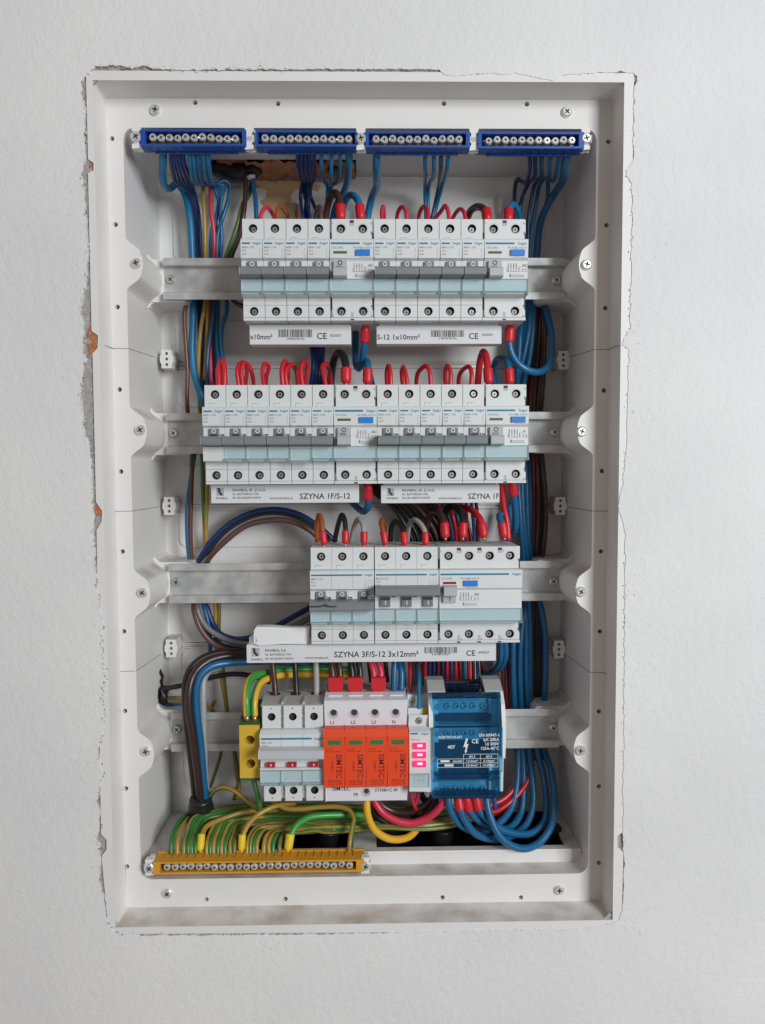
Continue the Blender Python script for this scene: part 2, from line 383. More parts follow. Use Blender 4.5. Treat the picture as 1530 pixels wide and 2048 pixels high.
for i in range(n):
    for k in range(cols-1):
        a, b = i*cols+k, ((i+1) % n)*cols+k; mb.f.append((a, b, b+1, a+1)); mb.m.append(0)
tag(link('mortar_bed', mb.mesh('mortar_bed', M_MORTAR, True)), kind='structure', label='grey crumbled mortar in the gap round the box')
# crumbs of mortar and chipped plaster clinging to the edge of the hole
mb = MB(); rr = random.Random(77)
for i, (x, z) in enumerate(hole):
    leftish = x < -195; topleft = z > 280 and x < -60
    for _ in range(2):
        if rr.random() > (0.42 if leftish or topleft else 0.10): continue
        d = Vector((x-cx, z-cz)).normalized(); nx, nz = (math.copysign(1, x-cx), 0) if abs(z-cz) < 318 else (0, math.copysign(1, z-cz))
        o_ = rr.uniform(-1.2, 1.3 if leftish or topleft else .5); r0 = rr.uniform(.2, .95 if leftish or topleft else .5); k = rr.randint(5, 7)
        px_, pz_ = x+nx*o_+rr.uniform(-1, 1), z+nz*o_+rr.uniform(-1, 1); ph = rr.uniform(0, 6)
        ex, ez = (rr.uniform(.5, 1.0), rr.uniform(.9, 2.2)) if nx else (rr.uniform(.9, 2.2), rr.uniform(.5, 1.0))
        out = [(px_+r0*ex*rr.uniform(.35, 1.25)*math.cos(2*math.pi*j/k), pz_+r0*ez*rr.uniform(.35, 1.25)*math.sin(2*math.pi*j/k)) for j in range(k)]
        mb.plate(out, [], -rr.uniform(.03, .16), 1.0, 0 if rr.random() < .45 else 1, back=False)
tag(link('plaster_crumbs', mb.mesh('plaster_crumbs', [M_MORTAR, mat('plaster_core', (0.56, 0.55, 0.535), 0.95, bump=0.8, bscale=500, var=0.2, vscale=200)])), 'grey crumbs of chipped plaster along the edge of the wall hole', 'plaster', kind='stuff')
# brick seen through gaps of the chase
for k, (poly, dep) in enumerate(([[(176, 655), (198, 655), (198, 712), (176, 712)], 2.2], [[(186, 1006), (205, 1012), (205, 1030), (192, 1034)], 2.2], [[(176, 318), (188, 322), (189, 346), (180, 336)], 2.4])):
    q = jag(poly, 6, 1.5, 40+k); mb = MB(); pts = [U(x, y, dep) for x, y in q]
    mb.plate([(p.x, p.z) for p in pts][::-1], [], dep-0.6, dep+6)
    link('brick', mb.mesh('brick', M_BRICK), wall)

# ================================================================ FLUSH BOX
BX0, BX1, BZ0, BZ1 = -204.3, 194.5, -366.0, 288.4            # inside of the lip
CX0, CX1, CZ0, CZ1 = -190.5, 181.5, -341.0, 265.0            # cavity opening in the ledge
RZ = [160.8, 29.0, -101.8, -234.6]                           # rail heights
enc = thing('flush_box', (0, 0, CZ0), 'white plastic flush-mounted distribution box with open front set in the plaster', 'electrical box')
EO = (0, 0, CZ0)
def epart(name, mb, mt, smooth=False, bevel=0.0):
    return link(name, mb.mesh(name, mt, smooth, EO), enc, bevel=bevel)
lip_out_px = [(173, 141), (1268, 146), (1268, 160), (1247, 1663), (1235, 1672), (1235, 1694), (1247, 1704), (1243, 1858), (1240, 1862), (222, 1868), (217, 1862), (203, 1712), (213, 1699), (213, 1680), (202, 1668),
              (193, 1060), (203, 1044), (204, 1022), (192, 1004), (185, 707), (195, 696), (196, 671), (183, 662), (176, 346), (187, 340), (187, 326), (176, 318), (172, 150)]
lip_out = [(p.x, p.z) for p in (U(x, y, YL) for x, y in lip_out_px)]
mb = MB(); mb.plate(lip_out[::-1], [rect(BX0, BX1, BZ0, BZ1)], YL, YL+5)
lip = epart('lip', mb, M_BOX, bevel=0.7)
mb = MB()                                                    # side walls from the lip to the ledge
a = rrect(BX0, BX1, BZ0, BZ1, 2.0, 3); b = rrect(BX0+1.2, BX1-1.2, BZ0+1.2, BZ1-1.2, 2.5, 3); n = len(a)
mb.add([(x, YL+.4, z) for x, z in a]+[(x, YLED, z) for x, z in b], [(i, (i+1) % n, (i+1) % n+n, i+n) for i in range(n)])
epart('surround', mb, M_BOX)
def side_line(x_base, sgn, zs, amp=13.0):
    out = []
    for z in zs:
        h = 0.0
        for rz in RZ:
            d = abs(z-(rz-0.5))
            if d < 9: t = 1-0.14*(d/9)**2
            elif d < 21: u = (d-9)/12; t = 0.86*(1-(3*u*u-2*u*u*u))
            else: t = 0
            h = max(h, t)
        out.append((x_base+sgn*amp*h, z))
    return out
zs = []; z = CZ0+9
while z < CZ1-9: zs.append(z); z += 1.8
R9 = 9.0
right = side_line(CX1, -1, zs); left = side_line(CX0, 1, zs[::-1])
def arc(cx, cz, a0, a1, n=6): return [(cx+R9*math.cos(math.radians(a0+(a1-a0)*i/n)), cz+R9*math.sin(math.radians(a0+(a1-a0)*i/n))) for i in range(n+1)]
opening = right+arc(CX1-R9, CZ1-R9, 0, 90)+arc(CX0+R9, CZ1-R9, 90, 180)+left+arc(CX0+R9, CZ0+R9, 180, 270)+arc(CX1-R9, CZ0+R9, 270, 360)
hole_px = [(390, 205), (556, 207), (888, 207), (1054, 208), (224, 277), (231, 449), (235, 614), (239, 779), (242, 943), (245, 1103), (248, 1263), (250, 1422), (252, 1577), (254, 1733),
           (1217, 283), (1213, 450), (1211, 616), (1208, 781), (1204, 942), (1202, 1103), (1200, 1263), (1198, 1423), (1198, 1573), (1198, 1726), (413, 1799), (571, 1798), (885, 1795), (1042, 1795)]
hol = [U(x, y, YLED) for x, y in hole_px]
mb = MB(); mb.plate(rect(BX0+1, BX1-1, BZ0+1, BZ1-1), [opening[::-1]]+[circ(p.x, p.z, 1.9, 12)[::-1] for p in hol], YLED, YLED+7, 0, 0, back=False)
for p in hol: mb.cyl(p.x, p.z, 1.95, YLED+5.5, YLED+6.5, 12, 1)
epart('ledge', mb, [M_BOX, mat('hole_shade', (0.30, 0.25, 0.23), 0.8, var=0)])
# cavity walls (left, right, corners); top wall carries a knocked-out opening
n = len(opening); strip = []; strips = []
for i in range(n+1):
    p, q = opening[i % n], opening[(i+1) % n]; strip.append(p)
    if p[1] > CZ1-0.01 and q[1] > CZ1-0.01 or p[1] < CZ0+0.01 and q[1] < CZ0+0.01: strips.append(strip); strip = []
strips.append(strip)
if len(strips) == 3: strips = [strips[2][:-1]+strips[0], strips[1]]
for st in strips:
    mb = MB(); mb.v = [(x, YLED+7, z) for x, z in st]+[(x, YBACK, z) for x, z in st]; k = len(st)
    mb.f = [(i, i+1, i+1+k, i+k) for i in range(k-1)]; mb.m = [0]*(k-1); epart('cavity_wall', mb, M_BOX, True)
def hplate(z0, z1, outer, holes, m=0, mh=None):              # plate lying in x-y
    b = MB(); b.plate(outer, holes, 0, z1-z0, m, mh); b.v = [(x, y, z0+t) for x, t, y in b.v]; return b
tx0, tx1 = U(418, 330, 95).x, U(712, 330, 95).x
mb = hplate(CZ1, CZ1+2.5, rect(CX0+R9-.2, CX1-R9+.2, YLED+7, YBACK), [rect(tx0, tx1, 88, 125)[::-1]])
epart('top_wall', mb, M_BOX)
mb = MB(); mb.box(tx0-8, tx1+8, 80, 134, CZ1+26, CZ1+30).box(tx0-8, tx1+8, 134, 137, CZ1+2.6, CZ1+30).box(tx0-8, tx1+8, 77, 80, CZ1+2.6, CZ1+30).box(tx0-11, tx0-8, 77, 137, CZ1+2.6, CZ1+30).box(tx1+8, tx1+11, 77, 137, CZ1+2.6, CZ1+30)
epart('cable_chase', mb, M_BRICK)
# back panel with moulded ribs
mb = MB(); mb.box(CX0-1, CX1+1, YBACK, YBACK+3, CZ0, CZ1+2)
epart('back_panel', mb, M_BOX)
secs = [(254, 188), (134, 96.5), (90, 56), (2, -34.5), (-41, -75), (-129, -165), (-171, -208), (-262, -305)]
for zt, zb in secs:
    mb = MB(); mb.plate(rrect(CX0+13, CX1-12, zb, zt, 8, 5), [], YBACK-2.0, YBACK+.5); epart('back_pad', mb, M_BOX, bevel=0.5)
for z in (93.4, -37.7, -168.0):
    mb = MB(); mb.box(CX0+14, CX1-14, YBACK-2.8, YBACK, z+1.2, z+2.2); mb.box(CX0+14, CX1-14, YBACK-2.8, YBACK, z-2.6, z-1.4); epart('rib', mb, M_BOX)
# rail pedestals
for rz in RZ:
    for sg in (-1, 1):
        xe = CX0 if sg < 0 else CX1; xi = xe+(-sg)*34
        mb = MB(); a0, a1 = min(xe, xi), max(xe, xi)
        mb.plate(rrect(a0-6 if sg < 0 else a0, a1 if sg < 0 else a1+6, rz-18.2, rz+18.0, 5, 5), [], YRAIL+7.3, YBACK+.5)
        epart('rail_pedestal', mb, M_BOX, bevel=1.2)
        # curved web blending the pedestal into the side wall
        for e in (-1, 1):
            mb = MB(); pr = []
            for i in range(7):
                t = math.radians(90*i/6); pr.append((xe+(-sg)*(1+10*(1-math.sin(t))), rz+e*(17.5+5*(1-math.cos(t)))))
            pr = [(xe+sg*2, rz+e*17.5)]+pr+[(xe+sg*2, rz+e*22.5)]
            mb.plate(pr if e*sg > 0 else pr[::-1], [], YRAIL+9, YBACK)
            epart('pedestal_web', mb, M_BOX)
# bottom step with two cable openings
ZS = -329.5; bx = [U(365, 1690, 51).x, U(706, 1690, 51).x, U(753, 1690, 51).x, U(1130, 1690, 51).x]
mb = hplate(ZS-2.5, ZS, rect(CX0+.5, CX1-.5, 45, YBACK), [rect(bx[0], bx[1], 52, 122)[::-1], rect(bx[2], bx[3], 52, 122)[::-1]])
mb.box(CX0+.5, CX1-.5, 45, 47.5, CZ0, ZS-2.6)
mb.box(CX0+R9-.2, CX1-R9+.2, YLED+7, 45, CZ0-2, CZ0)
epart('bottom_step', mb, M_BOX)
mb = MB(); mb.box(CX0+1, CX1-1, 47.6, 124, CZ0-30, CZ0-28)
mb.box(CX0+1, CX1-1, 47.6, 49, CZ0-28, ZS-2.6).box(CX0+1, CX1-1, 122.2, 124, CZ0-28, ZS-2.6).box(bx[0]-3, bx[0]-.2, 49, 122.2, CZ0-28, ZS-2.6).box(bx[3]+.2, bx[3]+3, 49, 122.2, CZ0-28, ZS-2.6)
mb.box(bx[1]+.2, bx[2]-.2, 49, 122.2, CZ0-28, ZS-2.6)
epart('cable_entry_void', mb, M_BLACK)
for p in (U(311, 221, YLED), U(1133, 225, YLED), U(335, 1786, YLED), U(1118, 1779, YLED)): put_screw(ME_SCREW, enc, p.x, YLED-.02, p.z-CZ0)
hs = [(273, 527), (281, 860), (285, 1185), (292, 1502), (1173, 530), (1163, 863), (1161, 1183), (1160, 1500)]
for x, y in hs:
    p = U(x, y, YLED); put_screw(ME_SCREW, enc, p.x, YLED-.02, p.z-CZ0)
# moulded seams across the ledge
def seam(pts):
    P = [U(*p) for p in pts]; sg = CX0+.12 if P[0].x < 0 else CX1-.12
    P[-3].y = YLED-.02; P[-2] = Vector((sg, YLED+.6, P[-3].z)); z1 = P[-1].z; P[-1] = Vector((sg, 100, P[-3].z+(z1-P[-3].z)*.8)); m_ = MB(); m_.tube(P, 0.24, 5); epart('seam', m_, M_SEAM)
seam([(198, 687, 1.3), (227, 697, 25.9), (257, 697, 26.0), (262, 699, 34), (316, 718, 120)]); seam([(205, 1030, 1.3), (233, 1023, 25.9), (265, 1022, 26), (271, 1020, 34), (322, 1012, 120)])
seam([(1238, 690, 1.3), (1217, 699, 25.9), (1187, 699, 26), (1181, 702, 34), (1140, 718, 120)]); seam([(1240, 1028, 1.3), (1213, 1022, 25.9), (1182, 1022, 26), (1176, 1020, 34), (1136, 1012, 120)])
seam([(216, 1365, 1.3), (240, 1343, 25.9), (270, 1342, 26), (276, 1337, 34), (326, 1300, 120)]); seam([(1238, 1366, 1.3), (1208, 1345, 25.9), (1179, 1345, 26), (1173, 1340, 34), (1132, 1302, 120)])
# support posts with three holes
for x, y in ((333, 718), (1127, 720), (338, 1012), (1121, 1012), (342, 1297), (1118, 1299)):
    p = U(x, y, 104); mb = MB(); c, d = p.x, p.z
    out = [(c-4.6, d-8.2), (c+4.6, d-8.2), (c+4.6, d-4.6), (c+5.9, d-2.2), (c+5.9, d+2.2), (c+4.6, d+4.6), (c+4.6, d+8.2), (c-4.6, d+8.2), (c-4.6, d+4.6), (c-5.9, d+2.2), (c-5.9, d-2.2), (c-4.6, d-4.6)]
    mb.plate(out, [circ(c, d+k*4.9, 1.45, 10)[::-1] for k in (-1, 0, 1)], 104, YBACK+.5, 0, 0, back=False)
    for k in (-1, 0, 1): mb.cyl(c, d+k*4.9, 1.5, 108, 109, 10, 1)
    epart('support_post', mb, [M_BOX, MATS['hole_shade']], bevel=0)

# foam, residue and black conduit ends behind the upper opening
def blob(cx, cy, cz, rx, ry, rz, seed, amp=0.25, nu=22, nv=14):
    rr = random.Random(seed); m_ = MB(); ph = [rr.uniform(0, 6.3) for _ in range(9)]
    for j in range(nv+1):
        th = math.pi*j/nv
        for i in range(nu):
            f = 2*math.pi*i/nu
            k = 1+amp*(math.sin(3*f+ph[0])*math.sin(2*th+ph[1])+.6*math.sin(5*f+ph[2]+2*th)+.5*math.sin(7*th+ph[3]+f)+.4*math.sin(9*f+4*th+ph[4]))*math.sin(th)
            m_.v.append((cx+rx*k*math.sin(th)*math.cos(f), cy+ry*k*math.sin(th)*math.sin(f), cz+rz*k*math.cos(th)))
    for j in range(nv):
        for i in range(nu):
            m_.f.append((j*nu+i, j*nu+(i+1) % nu, (j+1)*nu+(i+1) % nu, (j+1)*nu+i)); m_.m.append(0)
    return m_
p = U(590, 345, 112)
fm = MB(); gx, gy = 44, 14; rr = random.Random(17)
for i in range(gx+1):
    for j in range(gy+1):
        x = tx0+1+(tx1-tx0-2)*i/gx; y = 89+(YBACK-3-89)*j/gy
        z = CZ1-0.8+2.0*math.sin(x*.23+2*math.sin(y*.2))*math.cos(y*.31)+1.4*math.sin(x*.61+y*.4)+rr.uniform(-.8, .8)-2.2*(j/gy)
        if x < tx0+30: z += 4
        fm.v.append((x, y, z))
for i in range(gx):
    for j in range(gy):
        a = i*(gy+1)+j; fm.f.append((a, a+1, a+gy+2, a+gy+1)); fm.m.append(0)
tag(link('expanding_foam', fm.mesh('expanding_foam', M_FOAM, True)), 'lumpy orange expanding foam filling the cable opening above the top rail', 'foam')
fm = MB(); pts = []
res_px = [(497, 364), (520, 362), (560, 361), (600, 362), (624, 365), (640, 372), (636, 382), (622, 378), (608, 376), (592, 380), (580, 392), (584, 404), (596, 408), (604, 420), (598, 436), (575, 440), (545, 430), (530, 412), (522, 402), (533, 394), (535, 380), (515, 372)]
q = jag(res_px, 4, 1.2, 9); P = [U(x, y, YBACK-2.6) for x, y in q]
fm.plate([(a.x, a.z) for a in P][::-1], [], YBACK-3.1, YBACK-1.9)
tag(link('foam_residue', fm.mesh('foam_residue', M_FOAM2)), 'ochre foam smear dried on the back of the box behind the top breakers', 'foam')
def conduit(pts, r, label, rib=True, name='conduit', group=None, mt=None):
    P = spline(pts, 10); m_ = MB(); rad = [r*(1+(0.07 if i % 2 else -0.04)*(1 if rib else 0)) for i in range(len(P))]
    m_.tube(P, rad, 14); return tag(link(name, m_.mesh(name, mt or M_TAPE, True)), label, 'conduit', group)
def spline(pts, k=7):
    P = [Vector(p) for p in pts]; P = [P[0]*2-P[1]]+P+[P[-1]*2-P[-2]]; out = []
    for i in range(1, len(P)-2):
        p0, p1, p2, p3 = P[i-1:i+3]
        d1, d2, d3 = [max((b-a).length, 1e-3)**.5 for a, b in ((p0, p1), (p1, p2), (p2, p3))]
        m1 = ((p1-p0)/d1-(p2-p0)/(d1+d2)+(p2-p1)/d2)*d2; m2 = ((p2-p1)/d2-(p3-p1)/(d2+d3)+(p3-p2)/d3)*d2
        for j in range(k):
            t = j/k; t2, t3 = t*t, t*t*t
            out.append(p1*(2*t3-3*t2+1)+m1*(t3-2*t2+t)+p2*(-2*t3+3*t2)+m2*(t3-t2))
    out.append(P[-2]); return out
p = U(470, 338, 108); q = U(505, 338, 104)
conduit([(p.x-18, 108, CZ1+2), (p.x, 108, CZ1-4), (p.x+16, 107, CZ1-1), (p.x+20, 107, CZ1+14)], 8.0, 'black conduit end bent under the orange foam')
conduit([(q.x-2, 104, CZ1+18), (q.x, 103, CZ1+2), (q.x+1, 102, CZ1-7)], 7.0, 'black taped conduit stub with brown and blue wires leaving it')
m_ = blob(U(503, 357, 100).x, 100, U(503, 352, 100).z-1, 3.6, 3, 2.2, 4, 0.4, 12, 8)
tag(link('plaster_crumb', m_.mesh('plaster_crumb', M_PAPER, True)), 'white plaster crumb stuck on the black conduit stub', 'plaster')
p = U(668, 340, 106); conduit([(p.x, 106, CZ1+16), (p.x, 106, CZ1+4), (p.x+1, 106, CZ1-4)], 6.5, 'black conduit mouth behind the second blue terminal bar')
for k, (x, y, n_) in enumerate(((880, 1672, 1), (945, 1668, 1), (1095, 1668, 1), (650, 1668, 1), (560, 1665, 1), (480, 1668, 1))):
    p = U(x, y, 82); conduit([(p.x, 84, CZ0-20), (p.x+1, 83, ZS-8), (p.x+2, 82, ZS+3)], 10.5, 'black ribbed conduit mouth in the box floor '+['under the crimson lead', 'under the distribution block', 'under the outermost blue sweep', 'under the surge arrester', 'under the main switch', 'under the earth block'][k], True, group='conduit mouths in the floor of the box')

# ================================================================ DIN RAILS
rail_names = ['topmost', 'second', 'third', 'lowest']
for i, rz in enumerate(RZ):
    x0, x1 = -174.6+[0, 0, -.6, -1.6][i], 169.8+[0, -.4, .4, -1.2][i]
    lab = ['zinc top-hat rail carrying the upper row of breakers', 'zinc top-hat rail carrying the row with the fullest bank of breakers',
           'zinc top-hat rail with a long bare stretch beside the three-pole breakers', 'zinc top-hat rail carrying the orange surge arrester'][i]
    r = thing('din_rail', (x0, YRAIL, rz), lab, 'mounting rail', 'top-hat mounting rails')
    pr = [(0, 17.5), (1.0, 17.5), (1.0, 12.2), (7.2, 11.8), (7.2, -11.8), (1.0, -12.2), (1.0, -17.5), (0, -17.5), (0, -11.4), (0.9, -11.0), (6.2, -10.6), (6.2, 10.6), (0.9, 11.0), (0, 11.4)]
    b = MB(); b.prism(pr[::-1], 0, x1-x0); link('rail', b.mesh('rail', M_RAIL), r, bevel=0.35)
    for px, py in (((341, 559), (347, 866), (352, 1164), (354, 1459))[i], ((1113, 560), (1110, 864), (1107, 1163), (1107, 1456))[i]):
        p = U(px, py, YRAIL+5); put_screw(ME_SCREWR, r, p.x-x0, 6.15, p.z-rz)

# ================================================================ DEVICES (local frame: y = 0 on the rail, -y toward the room, z = 0 at half height)
H2 = 40.1; ZF = -4.8; CACHE = {}
def cached(key, fn):
    if key not in CACHE: CACHE[key] = fn()
    return CACHE[key]
YS, YB, YF = -42.0, -38.0, -51.0      # shoulder, core, label face
PROF = [(6, H2-.4), (YB, H2-.4), (YB, 22.0), (YF+.6, 22.0), (YF, 21.4), (YF, 7.0), (YF+3, 5.4), (YF+3.2, -9.4), (YF, -9.8), (YF, -21.2), (-46, -21.8), (YB, -22.3), (YB, -H2+.4), (6, -H2+.4)]
def covers(n, pitch, rcd):
    def fn():
        m = MB(); w = n*pitch/2-.2
        xs = [(i-(n-1)/2)*pitch for i in range(n)]
        cells = [(-w, w, xs)] if rcd else [(x-pitch/2+(.2 if x == xs[0] else .1), x+pitch/2-(.2 if x == xs[-1] else .1), [x]) for x in xs]
        for a, b, hx in cells:
            hr = 3.5
            if rcd:
                notch = [(k*2*pitch+(-.5 if n == 2 else -1.5)*0, 0) for k in range(0)]
                m.plate(rect(a+1.3, b-1.3, 22.1, H2), [circ(x, H2-7.6, hr, 18)[::-1] for x in hx], YS, YB, 0, 1)
                m.box(a, a+1.3, YB-2, YB, 30, H2).box(b-1.3, b, YB-2, YB, 30, H2)
                m.box(a, a+1.2, YS+1, YB, 22.1, 29, 1).box(b-1.2, b, YS+1, YB, 22.1, 29, 1)
                m.plate(rect(a+1.3, b-1.3, -37.6, -22.1), [circ(x, -32.7, hr, 18)[::-1] for x in hx], YS, YB, 0, 1)
                m.box(a, a+1.2, YS+1, YB, -31, -22, 1).box(b-1.2, b, YS+1, YB, -31, -22, 1)
                m.box(a, a+1.3, YB-2, YB, -37.6, -31.2).box(b-1.3, b, YB-2, YB, -37.6, -31.2)
                m.box(a, b, YS, YB, -H2, -37.9)
            else:
                m.plate(rect(a, b, 22.1, H2), [circ(x, H2-7.5, hr, 18)[::-1] for x in hx], YS, YB, 0, 1)  # white plastic hole walls coloured dark, standing in for shade
                m.plate(rect(a, b, -27.8, -22.1), [], YS, YB, 0)
                m.plate(rect(a, b, -37.6, -28.05), [circ(x, -32.8, hr, 18)[::-1] for x in hx], YS, YB, 0, 1)
                m.plate(rect(a, b, -H2, -37.85), [], YS, YB, 0)
            for x in hx:
                m.cyl(x, H2-7.5, hr+.25, YB-.15, YB+.4, 16, 1); m.cyl(x, -32.8, hr+.25, YB-.15, YB+.4, 16, 1)
        return pieces(m, 'terminal_cover', [M_DEV, M_DARK])
    return cached(('cov', n, pitch, rcd), fn)
def core(n, pitch):
    def fn():
        m = MB(); w = n*pitch/2-.26; m.prism(PROF, -w, w); return m.mesh('body', M_DEV)
    return cached(('core', n, pitch), fn)
def lever_mesh(w, up):
    def fn():
        m = MB(); y = 11.6 if up else 0
        m.prism([(-48, 3.2+y), (-60.5, 3.0+y), (-63, 1.6+y), (-62.6, -3.5+y), (-60, -4.4+y), (-48, -4.4+y)], -w/2, w/2); return m.mesh('lever', M_LEV)
    return cached(('lev', w, up), fn)
def toggle_mesh(up):
    def fn():
        m = MB()
        if up:
            m.box(-3.9, 3.9, -50.4, -47, -3.2, 6.5, 0); m.box(-3.9, 3.9, -50.8, -50.4, 2.6, 4.4, 2); m.box(-.35, .35, -50.7, -50.4, -1.6, 2.0, 1)
        else:
            m.box(-3.9, 3.9, -49.6, -47, 2.5, 9.6, 0); m.ring(0, 7.5, 1.15, 1.75, -49.9, -49.55, 16, 1); m.box(-3.0, 3.0, -49.7, -49.5, 2.8, 5.0, 2)
        return m.mesh('toggle', [M_TOG, M_PRW, M_DARK])
    return cached(('tog', up), fn)
def window_mesh(w, drop=0.0):
    def fn():
        m = MB(); z = -drop
        m.box(-w/2, w/2, -53.0, YF-.06, -14.5+z, -4.8+z, 0); m.box(-w/2, w/2, -54.0, YF-.06, -16.6+z, -14.52+z, 0)
        m.box(-w/2+.1, -w/2+1.1, -54.4, -53.9, -16.7+z, -14.4+z, 1).box(w/2-1.1, w/2-.1, -54.4, -53.9, -16.7+z, -14.4+z, 1)
        m.box(-w/2+2.5, w/2-2.5, -54.15, -53.95, -15.0+z, -14.7+z, 1)
        return m.mesh('label_holder', [M_WIN, M_WINC])
    return cached(('win', w, drop), fn)
def brand_mesh(w, frac=0.42, th=1.3):
    def fn():
        m = MB(); y = YF-.05; tw = min(8.6, w*.52); e = w/2-1.0
        m.box(-e, e-tw-.3, y, YF+.2, 22.6, 22.6+th, 0); m.text(':hager', e, 22.5, 2.0, y, 0, 'R', wmax=tw)
        return m.mesh('brand_print', M_PRB)
    return cached(('brand', w), fn)
def rating_mesh(w, lines, icons, key):
    def fn():
        m = MB(); y = YF-.05; x = -w/2+1.0
        for k, (t, h) in enumerate(lines): m.text(t, x, 19.4-k*2.6, h, y, 0, wmax=w*.62)
        for k in range(icons):
            a = w/2-2.2-k*2.4
            m.box(a-.12, a+.12, y, YF+.2, 17.6, 19.6).box(a-.5, a+.5, y, YF+.2, 17.3, 17.5)
            m.add([(a-1.0, y, 17.0), (a-.8, y, 17.0), (a+.1, y, 14.4), (a-.1, y, 14.4)], [(0, 1, 2, 3)])
            m.box(a-.12, a+.12, y, YF+.2, 13.0, 14.3).box(a-.7, a+.3, y, YF+.2, 12.8, 13.0)
        return m.mesh('rating_print', M_PRG)
    return cached(('rate',)+key, fn)
def wiring_mark(n, pitch):
    def fn():
        m = MB()
        for i in range(n):
            x = (i-(n-1)/2)*pitch-5.0
            m.box(x-.11, x+.11, YS-.05, YS+.2, 22.2, 25.3).box(x-.11, x+5, YS-.05, YS+.2, 25.2, 25.45)
        return m.mesh('wiring_mark', M_SEAM)
    return cached(('mark', n, pitch), fn)
def small_slot(n, pitch, up):
    def fn():
        m = MB()
        for i in range(n):
            x = (i-(n-1)/2)*pitch
            z = 4.2 if up else 3.6
            m.box(x+5.3, x+8.3, -49.2, -47.5, z, z+2.1, 0).box(x+5.8, x+8.3, -49.3, -49.2, z+.3, z+1.4, 1)
        return m.mesh('lock_slot', [M_DEV, M_DARK])
    return cached(('slot', n, pitch, up), fn)
def place_row(x, row_top):      # centre of a device whose shoulder top is at row_top
    return (x, YRAIL, row_top-H2)
def breaker(xl, top, n, pitch, model, rating, label, up=False, window=True, drop=0.0, group=None, cat='circuit breaker', name=None):
    w = n*pitch; t = thing(name or ('single_pole_breaker' if n == 1 else 'three_pole_breaker'), place_row(xl+w/2, top), label, cat, group)
    body = link('body', core(n, pitch), t, bevel=0.35)
    link_pieces('terminal_cover', covers(n, pitch, False), t)
    for i in range(n):
        x = (i-(n-1)/2)*pitch
        put_screw(ME_CSCREW, t, x+random.uniform(-.4, .4), YB-.2, H2-7.5+random.uniform(-.4, .1), 'clamp_screw'); put_screw(ME_CSCREW, t, x+random.uniform(-.4, .4), YB-.2, -32.8+random.uniform(-.5, .1), 'clamp_screw')
        link('toggle', toggle_mesh(up), t, (x, 0, ZF))
    link('lever', lever_mesh(w-.95, up), t, (0, 0, ZF), bevel=0.4)
    if window:
        for i in range(n): link('label_holder', window_mesh(pitch-.7, drop), t, ((i-(n-1)/2)*pitch, 0, ZF))
    link('brand_print', brand_mesh(w), t, (0, 0, ZF))
    link('rating_print', rating_mesh(w, ((model, 1.55), (rating, 1.55), ('6000', 1.3), ('3', 1.1)), n, (model, rating, n)), t, (0, 0, ZF))
    link('wiring_mark', wiring_mark(n, pitch), t); link('lock_slot', small_slot(n, pitch, up), t, (0, 0, ZF))
    if n > 1:
        m = MB()
        for i in range(1, n): m.box((i-n/2)*pitch-.09, (i-n/2)*pitch+.09, YF-.06, YF+.3, 7.2, 21.4).box((i-n/2)*pitch-.09, (i-n/2)*pitch+.09, YF-.06, YF+.3, -21, -10)
        link('pole_seam', m.mesh('pole_seam', M_SEAM), t)
    return t
